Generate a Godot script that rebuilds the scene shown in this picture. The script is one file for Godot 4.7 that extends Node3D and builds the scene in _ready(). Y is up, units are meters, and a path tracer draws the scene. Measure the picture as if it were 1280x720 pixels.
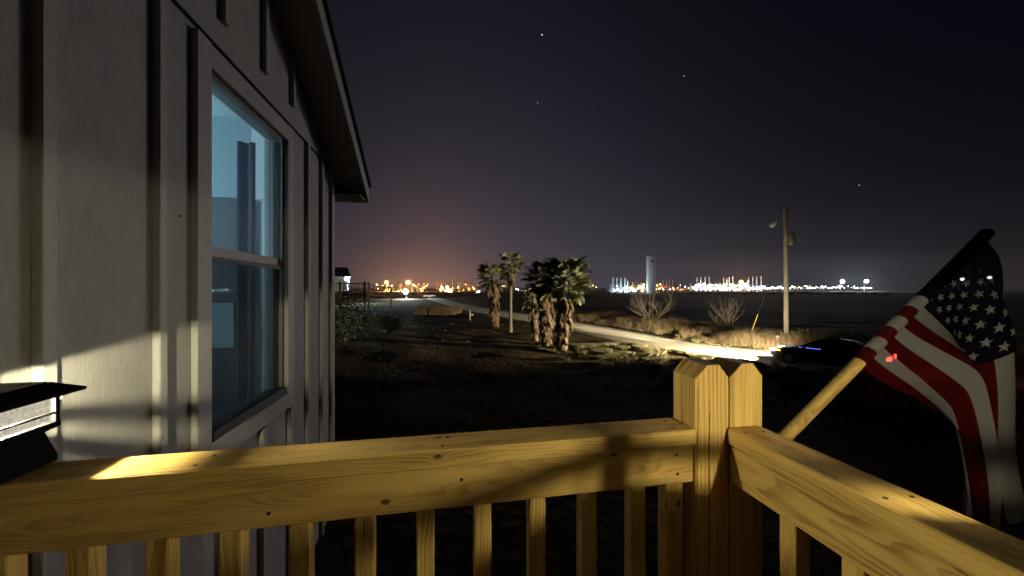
extends Node3D

const EYE := 4.0                      # height of the lens above the ground
const YAW := -10.66                   # the lens is turned a little to the right of the house wall
var used := {}
var rng := RandomNumberGenerator.new()
var M := {}
var road_line := PackedVector2Array()

# ---------------------------------------------------------------- helpers
func at(right: float, fwd: float, y := 0.0) -> Vector3:   # metres to the right of and ahead of the spot where the photographer stands
	var a := deg_to_rad(YAW)
	return Vector3(cos(a) * right - sin(a) * fwd, y, -sin(a) * right - cos(a) * fwd)

func numbered(n: String) -> String:
	if not used.has(n):
		used[n] = 0
		return n
	used[n] += 1
	return "%s_%03d" % [n, used[n]]

func tag(o: Node, label := "", category := "", group := "", kind := "") -> Node:
	if label: o.set_meta("label", label)
	if category: o.set_meta("category", category)
	if group: o.set_meta("group", group)
	if kind: o.set_meta("kind", kind)
	return o

func thing(called: String, label: String, category: String, where := Vector3.ZERO, turn := 0.0, group := "") -> Node3D:
	var o := Node3D.new()
	o.name = numbered(called)
	add_child(o)
	o.position = where
	o.rotation.y = turn
	tag(o, label, category, group)
	return o

func part(called: String, mesh: Mesh, mat: Material, parent: Node, where := Vector3.ZERO, basis := Basis()) -> MeshInstance3D:
	var o := MeshInstance3D.new()
	if parent == self:
		o.name = numbered(called)
	else:
		var n := 0
		var nm := called
		while parent.has_node(NodePath(nm)):
			n += 1
			nm = "%s_%03d" % [called, n]
		o.name = nm
	o.mesh = mesh
	o.material_override = mat
	o.transform = Transform3D(basis, where)
	parent.add_child(o, true)
	return o

func begin() -> SurfaceTool:
	var st := SurfaceTool.new()
	st.begin(Mesh.PRIMITIVE_TRIANGLES)
	return st

func done(st: SurfaceTool) -> ArrayMesh:
	st.generate_normals()
	return st.commit()

func tri(st: SurfaceTool, a: Vector3, b: Vector3, c: Vector3, out: Vector3, ua := Vector2.ZERO, ub := Vector2.ZERO, uc := Vector2.ZERO) -> void:
	var n := (a - c).cross(a - b)
	st.set_uv(ua)
	st.add_vertex(a)
	if n.dot(out) >= 0.0:
		st.set_uv(ub); st.add_vertex(b)
		st.set_uv(uc); st.add_vertex(c)
	else:
		st.set_uv(uc); st.add_vertex(c)
		st.set_uv(ub); st.add_vertex(b)

func quad(st: SurfaceTool, a: Vector3, b: Vector3, c: Vector3, d: Vector3, out: Vector3, u0 := Vector2.ZERO, u1 := Vector2.ONE) -> void:
	tri(st, a, b, c, out, u0, Vector2(u1.x, u0.y), u1)
	tri(st, a, c, d, out, u0, u1, Vector2(u0.x, u1.y))

func add_box(st: SurfaceTool, c: Vector3, s: Vector3, b := Basis()) -> void:
	st.set_smooth_group(-1)
	var h := s / 2.0
	for ax in 3:
		for sg in [-1.0, 1.0]:
			var n := Vector3.ZERO
			n[ax] = sg
			var u := Vector3.ZERO
			u[(ax + 1) % 3] = 1.0
			var v := Vector3.ZERO
			v[(ax + 2) % 3] = 1.0
			var o := n * h
			var p := u * h
			var q := v * h
			quad(st, c + b * (o - p - q), c + b * (o + p - q), c + b * (o + p + q), c + b * (o - p + q), b * n)

func box(s: Vector3, c := Vector3.ZERO) -> ArrayMesh:
	var st := begin()
	add_box(st, c, s)
	return done(st)

func add_tube(st: SurfaceTool, pts: Array, radii: Array, sides := 8, caps := true) -> void:
	var rings := []
	var side := Vector3.ZERO
	for i in pts.size():
		var d: Vector3 = (pts[mini(i + 1, pts.size() - 1)] - pts[maxi(i - 1, 0)]).normalized()
		if side == Vector3.ZERO:
			side = d.cross(Vector3.UP if absf(d.y) < 0.9 else Vector3.RIGHT).normalized()
		side = (side - d * side.dot(d)).normalized()
		var up := d.cross(side)
		var ring := []
		for k in sides:
			var a := TAU * k / sides
			ring.append(pts[i] + (side * cos(a) + up * sin(a)) * radii[i])
		rings.append(ring)
	st.set_smooth_group(0)
	for i in pts.size() - 1:
		for k in sides:
			var k2 := (k + 1) % sides
			var mid: Vector3 = (rings[i][k] + rings[i][k2] + rings[i + 1][k] + rings[i + 1][k2]) / 4.0
			var axis: Vector3 = (pts[i] + pts[i + 1]) / 2.0
			quad(st, rings[i][k], rings[i][k2], rings[i + 1][k2], rings[i + 1][k], mid - axis, Vector2(float(k) / sides, i), Vector2(float(k + 1) / sides, i + 1))
	if caps:
		st.set_smooth_group(-1)
		for e in [0, pts.size() - 1]:
			var d: Vector3 = (pts[0] - pts[1]) if e == 0 else (pts[-1] - pts[-2])
			for k in sides:
				tri(st, pts[e], rings[e][k], rings[e][(k + 1) % sides], d)

func tube(pts: Array, radii: Array, sides := 8) -> ArrayMesh:
	var st := begin()
	add_tube(st, pts, radii, sides)
	return done(st)

# a sawn board along its own x axis, edges eased, each face with a stretch of grain of its own
func board(length: float, h: float, d: float, bevel := 0.003, grain := true) -> ArrayMesh:
	var st := begin()
	var e := bevel
	var y := h / 2.0
	var z := d / 2.0
	var prof := [Vector2(-y + e, -z), Vector2(y - e, -z), Vector2(y, -z + e), Vector2(y, z - e), Vector2(y - e, z), Vector2(-y + e, z), Vector2(-y, z - e), Vector2(-y, -z + e)]
	var per_m := minf(1.0 / 1.7, 0.985 / length)
	var u0 := rng.randf() * (1.0 - length * per_m)
	var x := length / 2.0
	var wob := []
	var v0 := [0.0, 0.0, 0.0, 0.0]
	for k in 4:
		v0[k] = rng.randf() * 0.4
	st.set_smooth_group(-1)
	for k in 8:
		var p: Vector2 = prof[k]
		var q: Vector2 = prof[(k + 1) % 8]
		var w := p.distance_to(q)
		var n := (p + q) / 2.0
		var f: float = v0[k / 2]
		if k % 2 == 1:
			f += prof[k - 1].distance_to(p) / 0.16
		quad(st, Vector3(-x, p.x, p.y), Vector3(x, p.x, p.y), Vector3(x, q.x, q.y), Vector3(-x, q.x, q.y), Vector3(0, n.x, n.y), Vector2(u0, f), Vector2(u0 + length * per_m, f + w / 0.16))
	for s in [-1.0, 1.0]:
		for k in range(1, 7):
			var a: Vector2 = prof[0]
			var b: Vector2 = prof[k]
			var c: Vector2 = prof[k + 1]
			tri(st, Vector3(s * x, a.x, a.y), Vector3(s * x, b.x, b.y), Vector3(s * x, c.x, c.y), Vector3(s, 0, 0), a * 3.0, b * 3.0, c * 3.0)
	return done(st)

const UPRIGHT := Basis(Vector3(0, 1, 0), Vector3(-1, 0, 0), Vector3(0, 0, 1))   # own x goes up, own y goes to -x
const ALONG_Z := Basis(Vector3(0, 0, 1), Vector3(0, 1, 0), Vector3(-1, 0, 0))  # own x goes along z, own z to -x

func prism(poly: PackedVector2Array, x0: float, x1: float) -> ArrayMesh:    # polygon in (z, y), thick along x
	var st := begin()
	st.set_smooth_group(-1)
	var idx := Geometry2D.triangulate_polygon(poly)
	for s in [x0, x1]:
		for i in range(0, idx.size(), 3):
			var a := poly[idx[i]]
			var b := poly[idx[i + 1]]
			var c := poly[idx[i + 2]]
			tri(st, Vector3(s, a.y, a.x), Vector3(s, b.y, b.x), Vector3(s, c.y, c.x), Vector3(signf(s - (x0 + x1) / 2.0), 0, 0), a, b, c)
	var cw := Geometry2D.is_polygon_clockwise(poly)
	for i in poly.size():
		var a := poly[i]
		var b := poly[(i + 1) % poly.size()]
		var t := b - a
		var n := Vector2(t.y, -t.x) * (-1.0 if cw else 1.0)
		quad(st, Vector3(x0, a.y, a.x), Vector3(x1, a.y, a.x), Vector3(x1, b.y, b.x), Vector3(x0, b.y, b.x), Vector3(0, n.y, n.x))
	return done(st)

func mat(called: String, c: Color, rough := 0.8, metal := 0.0) -> StandardMaterial3D:
	var m := StandardMaterial3D.new()
	m.resource_name = called
	m.albedo_color = c.linear_to_srgb()
	m.roughness = rough
	m.metallic = metal
	M[called] = m
	return m

func glow(called: String, c: Color, energy: float) -> StandardMaterial3D:
	var m := mat(called, Color(0.8, 0.8, 0.8), 0.4)
	m.emission_enabled = true
	m.emission = c.linear_to_srgb()
	m.emission_energy_multiplier = energy
	return m

func noise(sd: int, freq: float, oct := 4) -> FastNoiseLite:
	var n := FastNoiseLite.new()
	n.seed = sd
	n.frequency = freq
	n.fractal_octaves = oct
	return n

func noise_tex(sd: int, freq: float, lo: Color, hi: Color, oct := 5, size := 512, normal := false) -> NoiseTexture2D:
	var t := NoiseTexture2D.new()
	t.width = size
	t.height = size
	t.seamless = true
	t.noise = noise(sd, freq, oct)
	if normal:
		t.as_normal_map = true
		t.bump_strength = 6.0
	else:
		var g := Gradient.new()
		g.set_color(0, lo.linear_to_srgb())
		g.set_color(1, hi.linear_to_srgb())
		t.color_ramp = g
	return t

func ss(a: float, b: float, x: float) -> float:
	return smoothstep(a, b, x)

# ---------------------------------------------------------------- computed surfaces
func wood(called: String, sd: int, light: Color, dark: Color, slope: float, knots: Array, ring := 0.0062, checks := 0.0, bold := 0.24) -> StandardMaterial3D:
	var w := 1024
	var h := 256
	var n1 := noise(sd, 1.0, 3)
	var n2 := noise(sd + 7, 1.0, 2)
	var col := PackedByteArray()
	var hei := PackedByteArray()
	col.resize(w * h * 3)
	hei.resize(w * h * 3)
	var i := 0
	for py in h:
		var v := 0.16 * py / h
		for px in w:
			var u := 1.7 * px / w
			var a := n1.get_noise_2d(u * 1.6, v * 9.0)
			var zz := 0.022 + slope * absf(u - 0.85) + 0.022 * a
			var yy := v - 0.075 + 0.012 * n1.get_noise_2d(u * 2.2 + 40.0, v * 6.0)
			var core := 0.0
			var r := sqrt(yy * yy + zz * zz)
			for k in knots:
				var dx: float = (u - k.x) * 0.62
				var dy: float = v - k.y
				var q: float = (dx * dx + dy * dy) / (k.z * k.z)
				if q < 14.0:
					r += 0.018 * exp(-q * 0.35)
					core = maxf(core, 1.0 - ss(0.55, 1.15, sqrt(q)))
			var f := fposmod(r / ring, 1.0)
			var late := ss(0.2, 0.86, f) * (1.0 - ss(0.88, 1.0, f))
			var fib := n2.get_noise_2d(u * 9.0, v * 900.0)
			var blot := n2.get_noise_2d(u * 3.0 + 90.0, v * 22.0)
			var t := clampf(late * (bold + 0.35 * blot) + fib * 0.26 + blot * 0.34 + 0.14, 0.0, 1.0)
			var c := light.lerp(dark, t)
			c = c.lerp(Color(0.035, 0.018, 0.008), core * 0.85)
			if checks > 0.0:
				for k in 3:
					var cv: float = [0.048, 0.103, 0.13][k] + 0.004 * n1.get_noise_2d(u * 3.0, k * 9.0)
					var open := ss(0.0, 0.3, n1.get_noise_2d(u * 2.0 + 20.0 * k, 5.0 + k))
					if absf(v - cv) < 0.0011 * open:
						c = Color(0.02, 0.01, 0.004)
						late = 1.5
			c = c.linear_to_srgb()
			col[i] = int(clampf(c.r, 0, 1) * 255)
			col[i + 1] = int(clampf(c.g, 0, 1) * 255)
			col[i + 2] = int(clampf(c.b, 0, 1) * 255)
			var hh := int(clampf(0.6 - late * 0.35 + fib * 0.25 - core * 0.3, 0, 1) * 255)
			hei[i] = hh
			hei[i + 1] = hh
			hei[i + 2] = hh
			i += 3
	var m := mat(called, Color.WHITE, 0.72)
	m.albedo_texture = ImageTexture.create_from_image(Image.create_from_data(w, h, false, Image.FORMAT_RGB8, col))
	m.heightmap_enabled = true
	m.heightmap_texture = ImageTexture.create_from_image(Image.create_from_data(w, h, false, Image.FORMAT_RGB8, hei))
	m.heightmap_scale = 0.14
	m.metallic_specular = 0.35
	return m

func siding(called: String, base: Color) -> StandardMaterial3D:
	var w := 512
	var h := 512
	var n := noise(31, 1.0, 3)
	var hei := PackedByteArray()
	var col := PackedByteArray()
	hei.resize(w * h * 3)
	col.resize(w * h * 3)
	var i := 0
	for py in h:
		for px in w:
			var bend := 2.5 * n.get_noise_2d(px * 0.01, py * 0.012)
			var g := n.get_noise_2d((px + bend * 6.0) * 0.42, py * 0.018)
			var g2 := n.get_noise_2d((px + bend * 3.0) * 0.13 + 300.0, py * 0.006)
			var v := clampf(0.55 + 0.5 * g + 0.25 * g2, 0.0, 1.0)
			var blot := n.get_noise_2d(px * 0.006 + 70.0, py * 0.004)
			var c := (base * (1.0 + 0.10 * g2 + 0.12 * blot)).linear_to_srgb()
			for k in 3:
				hei[i + k] = int(v * 255)
				col[i + k] = int(clampf(c[k], 0, 1) * 255)
			i += 3
	var m := mat(called, Color.WHITE, 0.62)
	m.albedo_texture = ImageTexture.create_from_image(Image.create_from_data(w, h, false, Image.FORMAT_RGB8, col))
	m.heightmap_enabled = true
	m.heightmap_texture = ImageTexture.create_from_image(Image.create_from_data(w, h, false, Image.FORMAT_RGB8, hei))
	m.heightmap_scale = 0.10
	m.uv1_triplanar = true
	m.uv1_world_triplanar = true
	m.uv1_scale = Vector3(1.6, 1.6, 1.6)
	return m

func materials() -> void:
	var pale := Color(0.57, 0.375, 0.108)
	var late := Color(0.25, 0.130, 0.030)
	wood("pine_a", 3, pale, late, 0.020, [Vector3(0.30, 0.118, 0.011), Vector3(1.10, 0.040, 0.006)])
	wood("pine_b", 19, pale * 0.98, late * 1.05, 0.055, [Vector3(0.42, 0.030, 0.012), Vector3(0.95, 0.115, 0.007), Vector3(1.45, 0.06, 0.006)])
	wood("pine_c", 42, pale * 1.05, late * 0.95, 0.012, [Vector3(0.72, 0.085, 0.008)], 0.008)
	wood("pine_post", 57, pale * 0.96, late, 0.006, [Vector3(0.22, 0.060, 0.007), Vector3(0.55, 0.1, 0.005)], 0.010, 1.0, 0.5)
	wood("pine_bold", 91, pale, late, 0.05, [Vector3(0.5, 0.035, 0.010), Vector3(0.9, 0.11, 0.007)], 0.0075, 0.0, 0.55)
	siding("siding", Color(0.318, 0.308, 0.296))
	var tr := mat("trim", Color(0.40, 0.375, 0.35), 0.55)
	tr.albedo_texture = noise_tex(8, 0.03, Color(0.345, 0.333, 0.32), Color(0.405, 0.393, 0.378))
	tr.albedo_color = Color.WHITE
	tr.uv1_triplanar = true
	tr.uv1_world_triplanar = true
	mat("soffit", Color(0.30, 0.285, 0.265), 0.7)
	mat("shingle", Color(0.02, 0.02, 0.022), 0.95)
	mat("vinyl", Color(0.14, 0.132, 0.126), 0.45)
	mat("gasket", Color(0.012, 0.012, 0.014), 0.6)
	var g := mat("pane", Color(0.9, 0.97, 1.0), 0.02)
	g.albedo_color = Color(0.9, 0.97, 1.0, 0.06)
	g.transparency = BaseMaterial3D.TRANSPARENCY_ALPHA
	var sc := mat("bug_screen", Color(0.02, 0.022, 0.025), 0.9)
	sc.albedo_color.a = 0.45
	sc.transparency = BaseMaterial3D.TRANSPARENCY_ALPHA
	mat("room_wall", Color(0.34, 0.42, 0.44), 0.85)
	mat("room_ceiling", Color(0.75, 0.80, 0.82), 0.9)
	mat("room_floor", Color(0.12, 0.09, 0.07), 0.6)
	mat("white_door", Color(0.85, 0.87, 0.87), 0.5)
	var cu := mat("curtain", Color(0.035, 0.05, 0.085), 0.9)
	cu.rim_enabled = true
	cu.rim = 0.4
	mat("dark_wood", Color(0.05, 0.06, 0.075), 0.6)
	mat("black_plastic", Color(0.004, 0.004, 0.005), 0.75).metallic_specular = 0.15
	mat("solar_cell", Color(0.008, 0.010, 0.02), 0.15)
	var ground := mat("ground", Color.WHITE, 0.95)
	ground.albedo_texture = noise_tex(5, 0.02, Color(0.060, 0.042, 0.024), Color(0.21, 0.150, 0.088), 6, 1024)
	ground.uv1_triplanar = true
	ground.uv1_world_triplanar = true
	ground.uv1_scale = Vector3(0.11, 0.11, 0.11)
	ground.heightmap_enabled = true
	ground.heightmap_texture = noise_tex(6, 0.05, Color.BLACK, Color.WHITE, 6, 512)
	ground.heightmap_scale = 2.5
	ground.metallic_specular = 0.1
	var road := mat("gravel", Color.WHITE, 0.9)
	road.albedo_texture = road_texture()
	road.heightmap_enabled = true
	road.heightmap_texture = noise_tex(9, 0.2, Color.BLACK, Color.WHITE, 4, 512)
	road.heightmap_scale = 1.0
	mat("dry_grass", Color(0.21, 0.145, 0.075), 0.9).vertex_color_use_as_albedo = true
	mat("short_grass", Color(1, 1, 1), 0.9).vertex_color_use_as_albedo = true
	M.dry_grass.albedo_color = Color.WHITE
	mat("dead_wood", Color(0.30, 0.25, 0.19), 0.9)
	mat("palm_trunk", Color(0.12, 0.09, 0.062), 0.95)
	for k in 3:
		var fm := mat("frond_%d" % k, [Color(0.034, 0.038, 0.012), Color(0.058, 0.060, 0.018), Color(0.088, 0.080, 0.026)][k], 0.55)
		fm.backlight_enabled = true
		fm.backlight = Color(0.05, 0.06, 0.02)
	for k in 3:
		mat("dead_frond_%d" % k, [Color(0.115, 0.072, 0.038), Color(0.165, 0.108, 0.060), Color(0.06, 0.038, 0.020)][k], 0.9)
	var sh := mat("shrub_leaf", Color(0.045, 0.055, 0.03), 0.6)
	sh.backlight_enabled = true
	sh.backlight = Color(0.03, 0.036, 0.012)
	var pw := mat("weathered_pole", Color.WHITE, 0.9)
	pw.albedo_texture = noise_tex(12, 0.02, Color(0.22, 0.19, 0.16), Color(0.44, 0.38, 0.32), 5, 512)
	pw.uv1_triplanar = true
	pw.uv1_scale = Vector3(3, 0.25, 3)
	mat("screw", Color(0.06, 0.045, 0.03), 0.5, 0.6)
	mat("galvanised", Color(0.33, 0.33, 0.33), 0.5, 0.4)
	mat("white_paint", Color(0.72, 0.72, 0.70), 0.5)
	mat("dull_white_paint", Color(0.30, 0.29, 0.27), 0.7)  # greyer, darker paint for the mailbox
	mat("yellow_guard", Color(0.55, 0.38, 0.10), 0.5)
	mat("cable", Color(0.02, 0.02, 0.02), 0.6)
	mat("steel", Color(0.42, 0.42, 0.42), 0.6)
	mat("dark_steel", Color(0.10, 0.10, 0.11), 0.6)
	mat("tank_paint", Color(0.55, 0.57, 0.60), 0.5)
	mat("car_paint", Color(0.004, 0.004, 0.005), 0.5).metallic_specular = 0.25
	mat("car_glass", Color(0.004, 0.004, 0.005), 0.12).metallic_specular = 0.3
	mat("tyre", Color(0.008, 0.008, 0.008), 0.9)
	mat("rim", Color(0.3, 0.3, 0.3), 0.3, 0.8)
	mat("old_timber", Color(0.05, 0.042, 0.035), 0.9)
	mat("house_paint", Color(0.55, 0.56, 0.56), 0.7)
	for k in 3:
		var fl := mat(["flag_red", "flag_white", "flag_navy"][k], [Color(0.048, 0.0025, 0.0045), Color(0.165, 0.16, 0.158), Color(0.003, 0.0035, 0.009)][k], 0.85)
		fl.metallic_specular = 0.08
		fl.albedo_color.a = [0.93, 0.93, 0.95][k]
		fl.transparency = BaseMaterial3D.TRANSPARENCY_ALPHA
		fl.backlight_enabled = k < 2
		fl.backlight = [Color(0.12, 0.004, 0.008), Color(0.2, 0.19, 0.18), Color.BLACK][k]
	glow("lamp_panel", Color(1.0, 0.97, 0.88), 2.2)
	var lc := glow("lamp_clear", Color(1.0, 0.96, 0.86), 0.5)
	lc.roughness = 0.2
	lc.emission_texture = noise_tex(61, 0.045, Color(0.16, 0.15, 0.12), Color(1.0, 0.97, 0.88), 3, 256)
	lc.emission_operator = BaseMaterial3D.EMISSION_OP_MULTIPLY
	lc.uv1_triplanar = true
	lc.uv1_scale = Vector3(9, 9, 9)
	glow("sodium", Color(1.0, 0.40, 0.07), 6.0)
	glow("amber", Color(1.0, 0.60, 0.16), 6.0)
	glow("white_led", Color(0.92, 0.97, 1.0), 16.0)
	glow("cyan_led", Color(0.55, 0.90, 1.0), 8.0)
	glow("red_led", Color(1.0, 0.06, 0.03), 5.0)
	glow("tail_glow", Color(1.0, 0.05, 0.03), 48.0)
	glow("head_lamp", Color(1.0, 0.95, 0.82), 12.0)
	glow("turn_lamp", Color(1.0, 0.48, 0.05), 3.0)
	glow("blue_streak_glow", Color(0.18, 0.20, 1.0), 1.2)  # glow for the blue streak along the car side
	glow("room_bulb", Color(0.75, 0.95, 1.0), 3.0)
	glow("star_glow", Color(0.85, 0.92, 1.0), 1.8)

func road_texture() -> ImageTexture:
	var w := 256
	var h := 512
	var n := noise(77, 1.0, 4)
	var b := PackedByteArray()
	b.resize(w * h * 3)
	var i := 0
	for py in h:
		for px in w:
			var x := float(px) / w
			var streak := n.get_noise_2d(px * 0.09, py * 0.004)
			var fine := n.get_noise_2d(px * 0.7, py * 0.7)
			var tracks := 0.5 * (exp(-pow((x - 0.3) / 0.1, 2)) + exp(-pow((x - 0.7) / 0.1, 2)))
			var edge := minf(x, 1.0 - x) / 0.09
			var v := 0.30 + 0.06 * tracks + 0.10 * streak + 0.07 * fine
			v *= 0.45 + 0.55 * clampf(edge + 0.6 * n.get_noise_2d(px * 0.05, py * 0.06), 0.0, 1.0)
			var c := Color(v, v * 0.90, v * 0.72).linear_to_srgb()
			b[i] = int(clampf(c.r, 0, 1) * 255)
			b[i + 1] = int(clampf(c.g, 0, 1) * 255)
			b[i + 2] = int(clampf(c.b, 0, 1) * 255)
			i += 3
	return ImageTexture.create_from_image(Image.create_from_data(w, h, false, Image.FORMAT_RGB8, b))

# ---------------------------------------------------------------- night sky: clear air with the light dome of the plant on the horizon
func night_sky() -> PanoramaSkyMaterial:
	var w := 1024
	var h := 512
	var im := Image.create(w, h, false, Image.FORMAT_RGBF)
	for py in h:
		var el := 90.0 - 180.0 * (py + 0.5) / h
		for px in w:
			var az := 360.0 * (px + 0.5) / w            # from -z towards +x
			var d := fposmod(az - 4.0 + 180.0, 360.0) - 180.0
			var e := maxf(el, 0.0)
			var dome := exp(-pow(d / 31.0, 2))
			var c := Color(0.0010, 0.0013, 0.0034)
			c += Color(0.0046, 0.0054, 0.0100) * exp(-e / 32.0) * (0.12 + 0.88 * exp(-pow((d + 6.0) / 46.0, 2)))
			c += Color(0.044, 0.0375, 0.051) * dome * exp(-pow(e / 23.0, 1.3))
			c += Color(0.017, 0.017, 0.021) * exp(-pow((d - 26.0) / 22.0, 2)) * exp(-e / 8.0)
			c += Color(0.19, 0.070, 0.022) * exp(-pow((d + 6.0) / 8.0, 2)) * exp(-e / 4.6)
			c += Color(0.05, 0.028, 0.016) * exp(-pow((d + 6.0) / 17.0, 2)) * exp(-e / 8.0)
			c += Color(0.012, 0.004, 0.002) * exp(-pow((d - 62.0) / 8.0, 2)) * exp(-e / 3.0)
			im.set_pixel(px, py, c)
	var s := PanoramaSkyMaterial.new()
	s.panorama = ImageTexture.create_from_image(im)
	return s

func _ready() -> void:
	rng.seed = 20
	# camera
	var cam := Camera3D.new()
	cam.name = "camera"
	cam.fov = 75.85
	cam.near = 0.05
	cam.far = 6000.0
	add_child(cam)
	cam.position = Vector3(0, EYE, 0)
	cam.rotation_degrees = Vector3(0, YAW, 0)
	cam.current = true
	# sky
	var env := Environment.new()
	env.background_mode = Environment.BG_SKY
	env.sky = Sky.new()
	env.sky.sky_material = night_sky()
	env.background_energy_multiplier = 1.0
	env.tonemap_mode = Environment.TONE_MAPPER_LINEAR
	env.tonemap_exposure = 1.0
	env.volumetric_fog_enabled = true
	env.volumetric_fog_density = 0.0
	env.sdfgi_enabled = true
	env.ssao_enabled = true
	env.ssil_enabled = true
	var we := WorldEnvironment.new()
	we.name = "environment"
	we.environment = env
	add_child(we)
	# added faint low light for the glow of the flood-lit plant, ahead and to the right
	var plant_glow := DirectionalLight3D.new()
	plant_glow.name = "plant_glow_light"
	plant_glow.light_color = Color(1.0, 0.97, 0.97)
	plant_glow.light_energy = 0.092
	plant_glow.light_angular_distance = 6.0
	plant_glow.shadow_enabled = true
	add_child(plant_glow)
	plant_glow.look_at_from_position(Vector3.ZERO, -Vector3(sin(deg_to_rad(42)), 0.06, -cos(deg_to_rad(42))))

	materials()
	terrain()
	house()
	deck()
	solar_lamps()
	flag()
	palms()
	plant()
	roadside()
	car()
	neighbours()
	haze()
	stars()

# ---------------------------------------------------------------- ground and road
func road_points() -> Array:
	return [at(60, -10), at(36, 5.5), at(24.5, 13.5), at(18.4, 17.7), at(13.2, 23.0), at(11.2, 26.4), at(6.2, 40.2), at(0.0, 54.5), at(-7.4, 71.0), at(-24.5, 123.0), at(-60.0, 240.0), at(-85, 330)]

func terrain() -> void:
	var curve := Curve3D.new()
	var rp := road_points()
	for i in rp.size():
		var t: Vector3 = (rp[mini(i + 1, rp.size() - 1)] - rp[maxi(i - 1, 0)])
		var before: float = rp[i].distance_to(rp[maxi(i - 1, 0)])
		var after: float = rp[i].distance_to(rp[mini(i + 1, rp.size() - 1)])
		curve.add_point(rp[i], -t.normalized() * before * 0.33, t.normalized() * after * 0.33)
	var line := curve.tessellate_even_length(5, 1.5)
	for p in line:
		road_line.append(Vector2(p.x, p.z))
	# ground sheet: fine near the palms, coarse towards the horizon
	var cs := []
	var x := 0.0
	var step := 0.55
	while x < 3500.0:
		cs.append(x)
		if x > 42.0:
			step *= 1.12
		x += step
	var gx := []
	for i in range(cs.size() - 1, 0, -1):
		gx.append(-cs[i])
	gx.append_array(cs)
	var cx := at(6, 30)
	var n := noise(4, 0.16, 4)
	var n2 := noise(14, 0.9, 3)
	var near_road := {}
	var st := begin()
	var N := gx.size()
	var hs := PackedVector3Array()
	for j in N:
		for i in N:
			var p := Vector3(cx.x + gx[i], 0, cx.z + gx[j])
			var r := Vector2(gx[i], gx[j]).length()
			var y := 0.0
			if r < 60.0:
				var dr := road_distance(Vector2(p.x, p.z))
				y = (0.10 * n.get_noise_2d(p.x, p.z) + 0.035 * n2.get_noise_2d(p.x, p.z)) * ss(2.3, 5.0, dr) * (1.0 - ss(45.0, 60.0, r))
			hs.append(Vector3(p.x, y - 0.02, p.z))
	st.set_smooth_group(0)
	for j in N - 1:
		for i in N - 1:
			quad(st, hs[j * N + i], hs[j * N + i + 1], hs[(j + 1) * N + i + 1], hs[(j + 1) * N + i], Vector3.UP)
	tag(part("ground", done(st), M.ground, self), "flat dark sandy ground with sparse grass running to the horizon", "ground", "", "structure")
	# road
	st = begin()
	st.set_smooth_group(0)
	var run := 0.0
	for i in road_line.size() - 1:
		var a := road_line[i]
		var b := road_line[i + 1]
		var ta := (road_line[mini(i + 1, road_line.size() - 1)] - road_line[maxi(i - 1, 0)]).normalized().orthogonal()
		var tb := (road_line[mini(i + 2, road_line.size() - 1)] - road_line[i]).normalized().orthogonal()
		var d := a.distance_to(b)
		var w := 2.65
		quad(st, Vector3(a.x - ta.x * w, 0.012, a.y - ta.y * w), Vector3(a.x + ta.x * w, 0.012, a.y + ta.y * w), Vector3(b.x + tb.x * w, 0.012, b.y + tb.y * w), Vector3(b.x - tb.x * w, 0.012, b.y - tb.y * w), Vector3.UP, Vector2(0, run / 8.0), Vector2(1, (run + d) / 8.0))
		run += d
	tag(part("road", done(st), M.gravel, self), "pale caliche road lit by car headlights beyond the palms", "road", "", "structure")

func road_distance(p: Vector2) -> float:
	var best := 1e9
	for i in range(0, road_line.size() - 1):
		var q := Geometry2D.get_closest_point_to_segment(p, road_line[i], road_line[i + 1])
		best = minf(best, p.distance_squared_to(q))
	return sqrt(best)

# ---------------------------------------------------------------- the house beside the deck
const WX := -1.03      # plane of its siding
const CORNER := -3.76
const PITCH := 0.52
const EAVE := EYE + 1.06

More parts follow.
